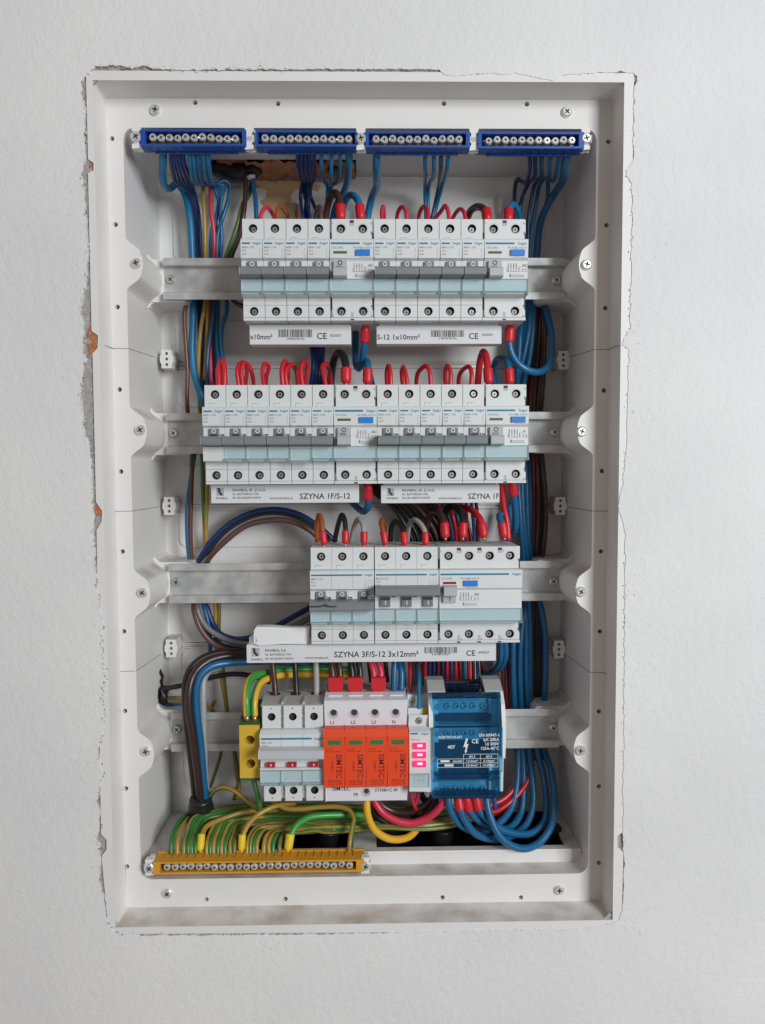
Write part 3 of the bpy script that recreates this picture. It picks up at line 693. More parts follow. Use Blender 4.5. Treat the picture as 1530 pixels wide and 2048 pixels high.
def rcd(xl, top, n, pitch, model, amps, typ, label, up=False, group=None):
    w = n*pitch; t = thing('residual_current_device', place_row(xl+w/2, top), label, 'residual current device', group)
    link('body', core(n, pitch), t, bevel=0.35); link_pieces('terminal_cover', covers(n, pitch, True), t)
    for i in range(n):
        x = (i-(n-1)/2)*pitch
        put_screw(ME_CSCREW, t, x+random.uniform(-.4, .4), YB-.2, H2-7.7, 'clamp_screw'); put_screw(ME_CSCREW, t, x+random.uniform(-.4, .4), YB-.2, -33.1, 'clamp_screw')
    def front():
        m = MB()   # filled lower face, sloping back under the label
        m.prism([(YF+.4, 11.9), (YF+2.2, 10.0), (YF+1.6, -4.9), (YF+.4, -5.0), (-46, -5), (-46, 11.9)], -w/2+.28, w/2-.28, 0)
        return m.mesh('lower_face', M_DEV)
    link('lower_face', cached(('rface', n, pitch), front), t, (0, 0, ZF))
    def notches():
        m = MB(); g = YS-.05
        for x in ([0] if n == 2 else [-pitch, 0, pitch]):
            m.box(x-1.7, x+1.7, g, YS+.3, H2-5.2, H2-.9, 0).box(x-1.6, x+1.6, g-.03, YS+.3, H2-5.1, H2-3.1, 1)
            m.box(x-1.1, x+1.1, g, YS+.3, -37.5, -33.6, 1).box(x-1.5, x+1.5, g, YS+.3, -H2+.2, -38.8, 0)
        m.box(w/2-2.2, w/2-1.6, g, YS+.3, H2-12, H2-9.6, 0).box(w/2-2.2, w/2-1.6, g, YS+.3, -29.5, -27.8, 0)
        for i in range(n):
            x = (i-(n-1)/2)*pitch
            m.ring(x, H2-7.5, 4.0, 4.2, g, YS+.2, 20, 1); m.ring(x, -32.8, 4.0, 4.2, g, YS+.2, 20, 1)
        return pieces(m, 'cover_slot', [M_DARK, M_DEVG])
    link_pieces('cover_slot', cached(('notch', n, pitch), notches), t)
    def prints():
        m = MB(); g = YS-.06
        tops = ['1', 'N'] if n == 2 else ['1', '3', '5', 'N']; bots = ['2', 'N'] if n == 2 else ['2', '4', '6', 'N']
        for i in range(n):
            x = (i-(n-1)/2)*pitch; s = -1 if (i == 0 or n == 4) else 1
            m.text(tops[i], x+s*(pitch/2-1.9), H2-4.2, 1.9, g, 0, 'C'); m.text(bots[i], x+s*(pitch/2-1.9), -37.6, 1.9, g, 0, 'C')
        n0 = len(m.v); y = YF-.05; e = w/2-1.0
        m.text(model, -w/2+1.4, 19.2, 1.6, y, 0); m.text('%sA/IΔn 0,03 A' % amps, (w/2-1.2) if n == 2 else -w/2+17.5, 19.2, 1.6, y, 0, 'R' if n == 2 else 'L', wmax=16.5)
        a = 2.0 if n == 2 else -w/2+18; y2 = YF+1.75
        for k in range(4): m.box(a+k*2.1, a+k*2.1+.07, y2-.3, y2+.6, 1.8, 8.2).box(a+k*2.1-.5, a+k*2.1+.7, y2-.3, y2+.6, 6.0, 6.07)
        m.box(a-1, a+8, y2-.3, y2+.6, 1.6, 1.68).box(a-1, a-.86, y2-.3, y2+.6, 1.6, 4.6).box(a+8.4, a+10, y2-.3, y2+.6, 1.6, 1.68).box(a+8.4, a+8.54, y2-.3, y2+.6, 1.6, 5).box(a+8.4, a+10, y2-.3, y2+.6, 5.0, 5.15)
        m.text(typ, a+11.2, 5.6, 2.0, y2-.3, 0); m.box(a+11.2, a+14.2, y2-.3, y2+.6, 3.6, 3.75).box(a+11.2, a+14.2, y2-.3, y2+.6, 1.6, 1.68).box(a+11.2, a+11.35, y2-.3, y2+.6, 1.6, 3.7).box(a+14.05, a+14.2, y2-.3, y2+.6, 1.6, 3.7)
        m.box(a+3.5, a+14, y, YF+.2, 11.9+.5, 11.9+.8)
        m.v = m.v[:n0]+[(x, yy, z+ZF) for x, yy, z in m.v[n0:]]
        return m.mesh('rating_print', M_PRG)
    link('rating_print', cached(('rp', model, amps, n), prints), t)
    def brand():
        m = MB(); y = YF-.05; e = w/2-1.0
        m.box(-e, e-10.2, y, YF+.2, 22.5, 24.0, 0); m.text(':hager', e, 22.3, 2.2, y, 0, 'R', wmax=9.6); return m.mesh('brand_print', M_PRB)
    link('brand_print', cached(('rb', n, pitch), brand), t, (0, 0, ZF))
    bx_ = (w/2-14.3) if n == 2 else -w/2+20
    def btn():
        m = MB(); m.box(0, 11.2, YF-1.6, YF+.2, 13.6, 18.2, 0); m.text('T', 5.6, 15.0, 1.8, YF-1.66, 1, 'C'); return m.mesh('test_button', [M_TEST, M_PRB])
    link('test_button', cached('btn', btn), t, (bx_, 0, ZF), bevel=0.3)
    m = cached('flag'+str(up), lambda: MB().box(0, 10.8, YF-.1, YF+.2, 15.2, 17.2).mesh('state_flag', M_FLAGR if up else M_FLAG))
    link('state_flag', m, t, (-w/2+3.0, 0, ZF))
    def lev():
        m = MB()
        if up:
            m.prism([(-47, 14.6), (-57.5, 14.2), (-59, 12.8), (-59, 7), (-54, 5.8), (-47, 5.8)], 0, 10.6, 0); m.box(0, 10.6, -52, -46, .2, 5.9, 0); m.box(4.9, 5.7, -52.1, -51.9, 1.6, 5.0, 1); m.box(-1.6, 0, -51.5, -46, 8, 12, 2)
        else:
            m.box(0, 10.6, -52, -46, 3.2, 10.0, 0); m.prism([(-47, 3.4), (-57, 3.3), (-59, 2), (-59, -3.6), (-57, -4.6), (-47, -4.6)], 0, 10.6, 0)
            m.ring(5.0, 8.0, 1.25, 1.85, -52.15, -51.95, 16, 1); m.box(1.6, 6.9, -52.1, -51.9, 3.7, 5.6, 2); m.box(-1.6, 0, -51.5, -46, -3, .8, 2)
        return m.mesh('lever', [M_LEVL, M_PRK, M_LEV])
    link('lever', cached(('rlev', up), lev), t, (-w/2+3.2, 0, ZF), bevel=0.3)
    m = cached('rslot', lambda: MB().box(0, 11, -50.6, -49.3, -2.4, 0, 0).box(.6, 10.4, -50.7, -50.5, -1.9, -.8, 1).mesh('inspection_slot', [M_DEV, M_DEVG]))
    link('inspection_slot', m, t, (bx_+.4, 0, ZF))
    link('label_holder', window_mesh(w-.8), t, (0, 0, ZF))
    return t

P = 17.55; T1, T2, T3 = 197.7, 66.0, -66.5
x = -100.3; G1 = 'single-pole breakers on the upper rail'
row1 = [('MBN 110E', 'B10'), ('MBN 110E', 'B10'), ('MBN 116E', 'B16'), ('MBN 116E', 'B16')]
lab1 = ['single-pole B10 breaker at the free end of the upper rail, beside bare zinc', 'single-pole B10 breaker second from the free end of the upper rail',
        'single-pole B16 breaker third from the free end of the upper rail', 'single-pole B16 breaker joining the first residual current device on the upper rail']
for (m_, r_), l_ in zip(row1, lab1): breaker(x, T1, 1, P, m_, r_, l_, group=G1); x += P
GR = 'two-pole residual current devices'
rcd(x, T1, 2, P, 'CDC240J', '40 ', 'AC', 'two-pole residual current device between the two breaker banks of the upper rail', group=GR); x += 2*P
row1b = [('MBN 110E', 'B10'), ('MBN 110E', 'B10'), ('MBN 116E', 'B16'), ('MBN 116E', 'B16'), ('MBN 116E', 'B16')]
nth = ['first', 'second', 'third', 'fourth', 'fifth']
for k, (m_, r_) in enumerate(row1b):
    breaker(x, T1, 1, P, m_, r_, 'single-pole %s breaker on the upper rail, %s after the middle residual current device' % (r_, nth[k]), group=G1); x += P
rcd(x, T1, 2, P, 'CDC240J', '40 ', 'AC', 'two-pole residual current device closing the upper row, beside bare rail', group=GR)
P2 = 17.47; x = -132.8; G2 = 'single-pole breakers on the second rail'
row2 = [('MBN 110E', 'B10'), ('MBN 110E', 'B10'), ('MBN 116E', 'B16'), ('MBN 116E', 'B16'), ('MBN 116E', 'B16'), ('MBN 120E', 'B20')]
lab2 = ['single-pole B10 breaker that has lost its pale label holder, end of the second rail', 'single-pole B10 breaker next to the one without label holder',
        'single-pole B16 breaker third in the bank of six on the second rail', 'single-pole B16 breaker fourth in the bank of six on the second rail',
        'single-pole B16 breaker with its label holder slipped down, second rail', 'single-pole B20 breaker closing the bank of six, by the black lead']
for k, ((m_, r_), l_) in enumerate(zip(row2, lab2)):
    breaker(x, T2, 1, P2, m_, r_, l_, window=k > 0, drop=1.6 if k == 4 else 0.0, group=G2); x += P2
rcd(x, T2, 2, P2, 'CDC240J', '40 ', 'AC', 'two-pole residual current device between the two breaker banks of the second rail', group=GR); x += 2*P2
row2b = [('MBN 110E', 'B10'), ('MBN 110E', 'B10'), ('MBN 116E', 'B16'), ('MBN 116E', 'B16'), ('MBN 120E', 'B20')]
for k, (m_, r_) in enumerate(row2b):
    breaker(x, T2, 1, P2, m_, r_, 'single-pole %s breaker on the second rail, %s after the middle residual current device' % (r_, nth[k]), group=G2); x += P2
rcd(x, T2, 2, P2, 'CDA263J', '63 ', 'A', 'two-pole 63 A residual current device closing the second row', group=GR)
br3 = breaker(-48.3, T3, 3, 17.4, 'MBN 316E', 'B16', 'three-pole B16 breaker switched off with a dark thread round its lever', group='three-pole breakers')
breaker(4.3, T3, 3, 17.4, 'MCN 325E', 'C25', 'three-pole C25 breaker with its grey lever up', up=True, group='three-pole breakers')
rcd(56.8, T3, 4, 17.0, 'CDC440J', '40 ', 'AC', 'wide four-pole residual current device with red state flag on the third rail', up=True)
# thread round the toggle of the three-pole breaker
tp = lambda a: U(*a)
m_ = MB(); m_.tube(spline([U(640, 1200, 25), U(641, 1206, 17), U(650, 1211, 12), U(662, 1213, 11.5), U(673, 1213, 12)], 6), .55, 6); m_.tube(spline([U(660, 1198, 25), U(657, 1205, 17), U(648, 1211, 11.6), U(636, 1213, 11.6), U(621, 1213, 12.5)], 6), .55, 6)
tag(link('tie_thread', m_.mesh('tie_thread', M_TIE, True)), 'dark twisted thread tied across the lever of the three-pole breaker', 'thread')

# ---- bottom row
def L4(org): return lambda px, py, Y: U(px, py, Y)-Vector(org)
# three-pole main switch
org = Vector((-64.3, YRAIL, -238.4)); t = thing('main_switch', org, 'three-pole main switch with pale lever and small red indicators', 'main switch')
hw = 26.4; m = MB()
m.prism([(6, 39.5), (YB, 39.5), (YB, 21.1), (-47, 21.1), (YF, 19), (YF, 8.5), (YF+3, 7.5), (YF+3, -9), (YF, -9.5), (YF, -23.4), (-46, -24), (YB, -24.5), (YB, -40.2), (6, -40.2)], -hw, hw)
link('body', m.mesh('body', M_DEV), t, bevel=0.35)
m = MB(); m.prism([(-8, 39.7), (-8, 42.2), (-20, 42.2), (YS+.4, 40.3), (YS+.4, 39.7)], -hw, hw, 0)
for i in range(3):
    xx = (i-1)*17.6; m.box(xx-4.2, xx+4.2, -19.5, -12, 40, 42.4, 1)
    m.box(xx+7.6, xx+10.0, -40, -22, 40.5, 42.6, 0) if i < 2 else None
link('terminal_roof', m.mesh('terminal_roof', [M_DEVG, M_DARK]), t, bevel=0.3)
m = MB()
for i in range(3):
    xx = (i-1)*17.6
    m.plate(rect(xx-7.6, xx+7.6, 21.3, 40.1), [circ(xx, 30.9, 3.3, 18)[::-1]], YS-.2, YB, 0, 1); m.cyl(xx, 30.9, 3.6, YB-.15, YB+.3, 14, 1)
    m.plate(rect(xx-7.0, xx+7.0, -40.8, -24.7), [circ(xx, -31.9, 3.3, 18)[::-1]], YS-.2, YB, 0, 1); m.cyl(xx, -31.9, 3.6, YB-.15, YB+.3, 14, 1)
    m.box(xx-.8, xx+.2, YS-.26, YS, 37.4, 38.4, 1); m.box(xx-.8, xx+.2, YS-.26, YS, -38.6, -37.6, 1); m.box(xx-.08, xx+.08, YS-.25, YS, 21.5, 27.4, 2)
    if i < 2:
        for zz in (38, 31, -34): m.box(xx+7.3, xx+10.3, YB-1.5, YB, zz-1.2, zz+1.2, 2)
link_pieces('terminal_cover', pieces(m, 'terminal_cover', [M_DEV, M_DARK, M_DEVG]), t)
m = MB(); m.prism([(-48, 9.2), (-60, 8.8), (-62.5, 7.2), (-62, 2.6), (-59.5, 1.8), (-48, 1.8)], -hw+.2, hw-.2); link('lever', m.mesh('lever', mat('lever_offwhite', (0.52, 0.54, 0.56), 0.4)), t, bevel=0.5)
for i in range(3):
    xx = (i-1)*17.6; m = MB(); m.box(xx-3.8, xx+3.4, YF-.2, YF+3.2, -8.4, -5.0, 0).box(xx-.3, xx+.5, YF-.3, YF-.1, -7.6, -5.8, 1); link('indicator', m.mesh('indicator', [M_IND, M_PRW]), t)
    link('label_holder', window_mesh(17.1), t, (xx, 0, -6.0))
m = MB(); m.box(-hw+1, hw-10.2, YF-.06, YF+.1, 14.6, 16.1); m.text(':hager', hw-.8, 14.3, 2.2, YF-.06, 0, 'R', wmax=9); link('brand_print', m.mesh('brand_print', M_PRB), t)
m = MB()
for k, s_ in enumerate(('SBN 390', '100A', '400V')): m.text(s_, -hw+1.2, 11.2-2.4*k, 1.7, YF-.06)
for k in range(3): m.box(hw-2.4-k*2.3, hw-2.2-k*2.3, YF-.06, YF, 10.5, 13).add([(hw-3.4-k*2.3, YF-.06, 10.2), (hw-3.2-k*2.3, YF-.06, 10.2), (hw-2.2-k*2.3, YF-.06, 8.6), (hw-2.4-k*2.3, YF-.06, 8.6)], [(0, 1, 2, 3)])
link('rating_print', m.mesh('rating_print', M_PRG), t)
m = MB()
for i in (-.5, .5): m.box(i*17.6-.1, i*17.6+.1, YF-.07, YF+.2, 8.6, 18.9)
link('pole_seam', m.mesh('pole_seam', M_SEAM), t)

# orange surge arrester
c = U(732.5, 1500, YSH); org = Vector((c.x, YRAIL, -238.4)); t = thing('surge_arrester', org, 'white surge arrester with four orange plug-in modules', 'surge arrester')
ZA = lambda py, Y=YSH: U(733, py, Y).z-org.z
hw = 34.2; zt, z1, z2, zb = ZA(1402), ZA(1455), ZA(1574), ZA(1602)
m = MB(); m.prism([(6, ZA(1381, 58)), (-18, ZA(1381, 58)), (-26, ZA(1384, 50)), (YS, zt), (YS, z1+.2), (-30, z1+.2), (-30, z2), (-36, z2), (YS, z2-.4), (YS, zb), (6, zb)], -hw, hw)
link('base', m.mesh('base', M_DEV2), t, bevel=0.6)
m = MB()
for i in range(4):
    xx = (i-1.5)*17.2; m.cyl(xx-1.2, zt-10.6, 4.1, YS-.12, YS-.05, 20, 0); m.ring(xx-1.2, zt-10.6, 3.9, 4.5, YS-.35, YS, 20, 1)
    m.cyl(xx-1.2, zt-9.4, 2.7, YS-.16, YS-.1, 16, 2)  # dark upper spot on the grey disc paints the shade inside the hole
    m.prism([(-33.5, ZA(1393.5, 42.5)), (-33.5, ZA(1391, 42.5)+.5), (-30, ZA(1390, 46)), (-30, ZA(1393.5, 46))], xx-5.8, xx+5.8, 1)
m.cyl(0, ZA(1584), 3.9, YS-.12, YS-.05, 20, 0); m.ring(0, ZA(1584), 3.8, 4.3, YS-.3, YS, 20, 1); m.cyl(0, ZA(1585)+1.2, 2.2, YS-.16, YS-.1, 16, 2)  # earth terminal gets the same painted shade
link_pieces('terminal_hole', pieces(m, 'terminal_hole', [M_DEVG, M_DEV2, M_DARK]), t)
m = MB()
for i, s_ in enumerate(('L1', 'L2', 'L3', 'N')): m.text(s_, (i-1.5)*17.2-4.2, ZA(1447.5), 2.8, YS-.06)
m.text('PE', -10.8, ZA(1592), 2.7, YS-.06); m.text('ST30B+C 4P', 7.0, ZA(1583.5), 2.6, YS-.06, wmax=21); m.text('SIMTEC', -28.6, ZA(1580.5), 3.2, YS-.06, wmax=19)
link('lettering', m.mesh('lettering', M_PRK), t)
YO = -56.0; zt1, zb1 = ZA(1459, YRAIL+YO), ZA(1574, YRAIL+YO)
for i in range(4):
    xx = (i-1.5)*17.35; m = MB(); m.prism([(-34, zt1-2), (YO+3, zt1), (YO, zt1-6), (YO, zb1), (-34, zb1)], xx-8.5, xx+8.5); mod = link('plug_module', m.mesh('plug_module', M_ORANGE), t, bevel=0.4)
    m = MB(); m.box(xx-5.4, xx+5.4, YO-.1, YO+.2, zt1-12.6, zt1-8.8); link('state_window', m.mesh('state_window', M_GREENW), mod)
    m = MB(); yy = YO-.07
    m.text('Green: OK', xx-7.2, zt1-16.6, .95, yy); m.text('Red: replace module', xx-7.2, zt1-18.5, .95, yy, wmax=14)
    m.text('SIMTEC', xx+1.6, zt1-20.4, 4.6, yy, 0, rot=-math.pi/2, wmax=20); m.text('ST30B+C', xx-2.6, zt1-26.4, 1.8, yy, 0, rot=-math.pi/2, wmax=8.5)
    for kx, s_ in ((-5.2, 'T1'), (.9, 'T2')):
        a = xx+kx; q = zb1+2.0
        m.box(a, a+4.7, yy, YO+.1, q, q+.3).box(a, a+4.7, yy, YO+.1, q+3.8, q+4.1).box(a, a+.3, yy, YO+.1, q, q+4.1).box(a+4.4, a+4.7, yy, YO+.1, q, q+4.1); m.text(s_, a+2.35, q+1.0, 2.2, yy, 0, 'C')
    link('lettering', m.mesh('lettering', M_PRR), mod)

# three-lamp phase indicator
c = U(838, 1500, YSH); org = Vector((c.x, YRAIL, -238.4)); t = thing('phase_indicator', org, 'narrow phase indicator with three lit pink-red lamps', 'indicator')
ZI = lambda py, Y=YSH: U(838, py, Y).z-org.z; hw = 8.5
m = MB(); m.prism([(6, ZI(1392, 50)), (-22, ZI(1392, 50)), (-22, ZI(1413, 54)), (-34, ZI(1413, 46)), (-34, ZI(1430, 42)), (YS, ZI(1430)), (YS, ZI(1451)), (YF, ZI(1457)), (YF, ZI(1574)), (YS, ZI(1576)), (YS, ZI(1580)), (6, ZI(1580))], -hw, hw)
link('body', m.mesh('body', M_DEV), t, bevel=0.35)
for k, py in enumerate((1492, 1510, 1528)):
    z = ZI(py, YLAB-1); m = MB(); m.box(-5.2, 5.2, YF-1.6, YF+.2, z-2.6, z+2.6, 0); m.prism([(YF-1.75, z+1.5), (YF-1.75, z-.6), (YF-1.5, z-.6), (YF-1.5, z+1.5)], -2.2, 2.2, 1); link('lamp', m.mesh('lamp', [M_LED, M_LEDC]), t, bevel=0.3)
m = MB(); m.box(-7.9, 7.9, YF-1.8, YF-.05, ZI(1573, 25), ZI(1547, 25)); link('label_holder', m.mesh('label_holder', M_WIN), t)
m = MB(); z = ZI(1469, 25); m.box(-7.6, -1.4, YF-.06, YF, z, z+1.4); m.text(':hager', 7.8, z-.2, 2.0, YF-.06, 0, 'R', wmax=8.6); link('brand_print', m.mesh('brand_print', M_PRB), t)
m = MB(); m.text('SVN 127', -7.6, ZI(1481, 25), 1.5, YF-.06); m.text('1', -7.4, ZI(1494, 25), 1.6, YF-.06); m.text('2', -7.4, ZI(1512, 25), 1.6, YF-.06); m.text('3', -7.4, ZI(1530, 25), 1.6, YF-.06)
for k in range(3):
    a = -3.6+k*3.4; m.text('L%d' % (k+1), a-.6, ZI(1553, 23), 1.2, YF-1.86); m.box(a, a+.15, YF-1.86, YF-1.8, ZI(1566, 23), ZI(1556, 23)).box(a-.8, a+.9, YF-1.86, YF-1.8, ZI(1561, 23), ZI(1560.6, 23))
link('rating_print', m.mesh('rating_print', M_PRG), t)
m = MB(); m.cyl(0, ZI(1441.5), 3.0, YS-.1, YS, 16); m.cyl(-4.6, ZI(1402, 54), 2.8, -22.1, -22, 16); link('screw_well', m.mesh('screw_well', M_DARK), t)
put_screw(ME_CSCREW, t, 0, YS-.05, ZI(1441.5), 'clamp_screw'); put_screw(ME_CSCREW, t, -4.6, -22.05, ZI(1402, 54), 'clamp_screw')
m = MB(); m.box(3.5, 8.2, -34.4, -33.9, ZI(1428, 42), ZI(1416, 42)); link('yellow_mark', m.mesh('yellow_mark', M_EARTHY), t)

# blue distribution block
c = U(934, 1490, YSH); org = Vector((c.x, YRAIL, -237.0)); t = thing('distribution_block', org, 'four-pole distribution block under a clear blue cover with white end plates', 'terminal block')
ZD = lambda py, Y: U(934, py, Y).z-org.z
XD = lambda px, py, Y: U(px, py, Y).x-org.x
zt, zb = ZD(1386, 40), ZD(1591, 40)
for sg, nm in ((-1, 0), (1, 1)):
    xa = XD(861 if sg < 0 else 1006, 1450, 34); m = MB()
    pr = [(4, zt+2), (-18, zt+3), (-30, zt), (-40, zt-9), (-45, zt-22), (-46, zt-40), (-46, ZD(1518, 30)), (-36, ZD(1518, 30)), (-36, zb+3), (4, zb+3)]
    m.prism(pr if sg < 0 else pr, xa-1.4, xa+1.4); link('end_plate', m.mesh('end_plate', M_CLIPW), t, bevel=0.5)
xa, xb = XD(861, 1450, 34)+1.5, XD(1006, 1450, 34)-1.5
m = MB(); m.box(xa+3, xb-3, -14, 4, zb+1, zt-1, 0); m.box(xa, xb, -3, 4, zb+.5, zt+.5, 0)
link('base', m.mesh('base', M_BLOCKD), t)
m = MB()
for pya, pyb, dep in ((1398, 1428, -24), (1452, 1484, -28), (1524, 1546, -28), (1563, 1589, -26)):
    m.box(xa+.3, xa+6.5, dep, -14, ZD(pyb, YRAIL+dep), ZD(pya, YRAIL+dep)).box(xb-7.5, xb-.3, dep, -14, ZD(pyb, YRAIL+dep), ZD(pya, YRAIL+dep))
m.box(xa+.3, xa+3.6, -20, -14.1, zb+2, zt-2).box(xb-4.2, xb-.3, -20, -14.1, zb+2, zt-2)
link_pieces('side_pillar', pieces(m, 'side_pillar', M_CLIPW), t)
for row, (py, dep, half) in enumerate(((1412, -22, 14.5), (1466, -26, 14.5), (1577, -24, 13.5))):
    z = ZD(py, YRAIL+dep); m = MB(); m.box(xa+6.6, xb-7.6, dep+2, -14, z-half*.45, z+half*.45); bar = link('terminal_bar', m.mesh('terminal_bar', M_DEVG), t, bevel=0.3)
    for px in (896, 914, 930, 947, 968): put_screw(cached('bigscrew', lambda: screw_mesh('terminal_screw', 3.1, 2.6, M_ZINC, 14)), bar, XD(px, py, YRAIL+dep), dep+2, z, 'terminal_screw')
    for px in (873, 986): put_screw(CACHE['bigscrew'], bar, XD(px, py, YRAIL+dep), dep-.1, z, 'terminal_screw')
pr = [(-14, zt+2.5), (-36, zt+.6), (-42, zt-3), (-42, ZD(1452, 34)), (-50, ZD(1456, 26)), (-50, ZD(1543, 26)), (-43, ZD(1547, 33)), (-43, zb+.5), (-38, zb-1.2), (-14, zb-.4)]
th = 1.3; inner = [(y+(th if y < -14 else 0), z-(th if z > 0 else -th)*(1 if (i < 2 or i > 7) else 0)) for i, (y, z) in enumerate(pr)]
m = MB(); m.prism(pr+inner[::-1], xa, xb); cov = link('cover', m.mesh('cover', M_SHELL), t)
m = MB()
for py in (1386, 1394, 1453, 1547.5, 1556, 1583, 1588): m.box(xa+1, xb-1, -44.2 if 1547 < py < 1590 else -43.0, -41.5, ZD(py, 33)-.35, ZD(py, 33)+.35)
link_pieces('cover_rib', pieces(m, 'cover_rib', M_SHELL), cov)
m = MB(); yy = -50.1; PX = lambda a: XD(a, 1500, 26); PZ = lambda b: ZD(b, 26)
m.text('ELEKTRO-PLAST', PX(877), PZ(1476), 1.9, yy, wmax=PX(932)-PX(877)); m.text('407', PX(895), PZ(1497), 2.9, yy)
for k, s_ in enumerate(('EN 60947-1', 'IpK 20KA', 'Ui 500V', '125A-40°C')): m.text(s_, PX(998), PZ(1473.5+k*8.8), 2.5, yy, 0, 'R', wmax=(16.5, 13, 11.5, 15.5)[k])
m.text('CE', PX(943), PZ(1486.5), 3.4, yy, wmax=6.4)
bolt = [(932, 1477), (936, 1477), (933, 1488), (937, 1488), (932.8, 1501), (934.8, 1501), (930.8, 1507), (929, 1500), (930.6, 1500.4), (931.4, 1493), (926.5, 1494.5)]
m.plate([(PX(a), PZ(b)) for a, b in bolt][::-1], [], yy, yy+.15)
for b0 in (1508.5, 1517.5, 1526, 1534.5): m.box(PX(875 if b0 > 1510 else 927), PX(996), yy, yy+.1, PZ(b0)-.15, PZ(b0)+.15)
for a0 in (875, 927, 961, 996): m.box(PX(a0)-.15, PX(a0)+.15, yy, yy+.1, PZ(1534.5), PZ(1508.5 if a0 > 900 else 1517.5))
for s_, a, b in (('Ø5,3', 944, 1515.5), ('Ø7,5', 978, 1515.5), ('1,5-6mm²', 944, 1524), ('6-16mm²', 978, 1524), ('2,5-4mm²', 944, 1532.5), ('10-25mm²', 978, 1532.5), ('(starlik)', 915, 1524)): m.text(s_, PX(a), PZ(b), 1.8, yy, 0, 'C', wmax=12)
m.box(PX(881), PX(899), yy, yy+.1, PZ(1523.8), PZ(1519.8)); m.box(PX(889), PX(907), yy, yy+.1, PZ(1532.4), PZ(1528.4))
link('lettering', m.mesh('lettering', M_PRW), cov)
for pxa, pxb in ((854, 888), (966, 1001)):
    a, b = XD(pxa, 1375, 50), XD(pxb, 1375, 50); m = MB(); m.prism([(-10, zt+3), (-10, zt+7.5), (-22, zt+7.5), (-37, zt+2.2), (-37, zt+.8)], a, b); link('top_guard', m.mesh('top_guard', M_DEVG), t)

# yellow and green earth feed-through block
c = U(499, 1490, YSH-1); org = Vector((c.x, YRAIL, -239.0)); t = thing('earth_block', org, 'yellow and green earth terminal block clipped beside the main switch', 'earth terminal')
ze = lambda py, Y=33: U(499, py, Y).z-org.z; hw = 8.3
m = MB(); m.plate(rect(-hw, hw, ze(1556), ze(1450)), [circ(.6, ze(1480), 3.9, 20)[::-1], circ(.9, ze(1527.5), 3.9, 20)[::-1]], -43, -33, 0, 0)
link('front', m.mesh('front', M_EARTHY), t, bevel=0.5)
m = MB(); m.box(-hw, hw, -33, 2, ze(1556)-.2, ze(1450)+2); m.prism([(2, ze(1450)+8), (-20, ze(1450)+8), (-43, ze(1450)+.2), (2, ze(1450)+.2)], -hw-.1, hw+.1); m.box(-hw-.1, hw+.1, -42.5, 2, ze(1556)-2.6, ze(1556)-.1)
link('housing', m.mesh('housing', M_EARTHG), t, bevel=0.3)
m = MB(); m.cyl(.6, ze(1480), 3.7, -36, -33, 16).cyl(.9, ze(1527.5), 3.7, -36, -33, 16); link('clamp_screw', m.mesh('clamp_screw', mat('dull_brass', (0.20, 0.12, 0.04), 0.45, 0.5)), t)

# ================================================================ BUSBARS AND PRINTED STRIPS
def logo(m, x, z, h, y):
    for k in range(9): m.box(x, x+h*.95, y, y+.1, z+h*(k/9), z+h*(k/9+.045))
    m.add([(x+h*.08, y-.02, z+h*.98), (x+h*.45, y-.02, z+h*.98), (x+h*.50, y-.02, z+h*.5), (x+h*.85, y-.02, z+h*.1), (x+h*.55, y-.02, z+h*.02), (x+h*.22, y-.02, z+h*.4), (x+h*.2, y-.02, z+h*.75)], [(0, 1, 2, 3, 4, 5, 6)])
def barcode(m, x, z, w, h, y, seed, digits):
    rr = random.Random(seed); a = x
    while a < x+w:
        b = rr.choice((.28, .4, .6, .85)); m.box(a, min(a+b, x+w), y, y+.1, z+(0 if rr.random() < .2 else h*.12), z+h); a += b+rr.choice((.3, .45, .6))
    m.text(digits, x+w/2, z-1.2, 1.5, y, 0, 'C', wmax=w*.95)
def busbar(pxa, pxb, pya, pyb, Y, label, draw, group='printed comb busbars'):
    a, b = U(pxa, (pya+pyb)/2, Y), U(pxb, (pya+pyb)/2, Y); cx = (pxa+pxb)/2; z1, z0 = U(cx, pya, Y).z, U(cx, pyb, Y).z
    t = thing('comb_busbar', (a.x, Y, z0), label, 'busbar', group); w = b.x-a.x; h = z1-z0
    m = MB(); m.box(0, w, 0, 14, 0, h); m.box(2, w-2, 3, 11, h, h+6); link('housing', m.mesh('housing', M_STRIP), t, bevel=0.4)
    m = MB(); draw(m, w, h, lambda px: U(px, (pya+pyb)/2, Y).x-a.x); link('lettering', m.mesh('lettering', M_PRK), t); return t
def d1(m, w, h, X):
    m.text('x10mm²', X(500), h*.27, 4.2, -.06, wmax=X(545)-X(500)); barcode(m, X(557), h*.32, X(624)-X(557), h*.45, -.06, 3, '5 905783 067762'); m.text('CE', X(633), h*.28, 5.0, -.06, wmax=9); m.text('02/2023', X(660), h*.40, 1.9, -.06, wmax=12)
busbar(499, 702, 650, 689, 48, 'white comb busbar strip cut to read 10mm, under the first upper bank', d1)
def d2(m, w, h, X):
    m.text('S-12 1x10mm²', X(754), h*.25, 4.2, -.06, wmax=X(848)-X(754)); barcode(m, X(862), h*.34, X(928)-X(862), h*.42, -.06, 3, '5 905783 067762'); m.text('CE', X(937), h*.28, 4.8, -.06, wmax=9); m.text('02/2023', X(964), h*.45, 1.9, -.06, wmax=12)
busbar(753, 1003, 652, 688, 48, 'white comb busbar strip printed S-12 1x10mm under the second upper bank', d2)
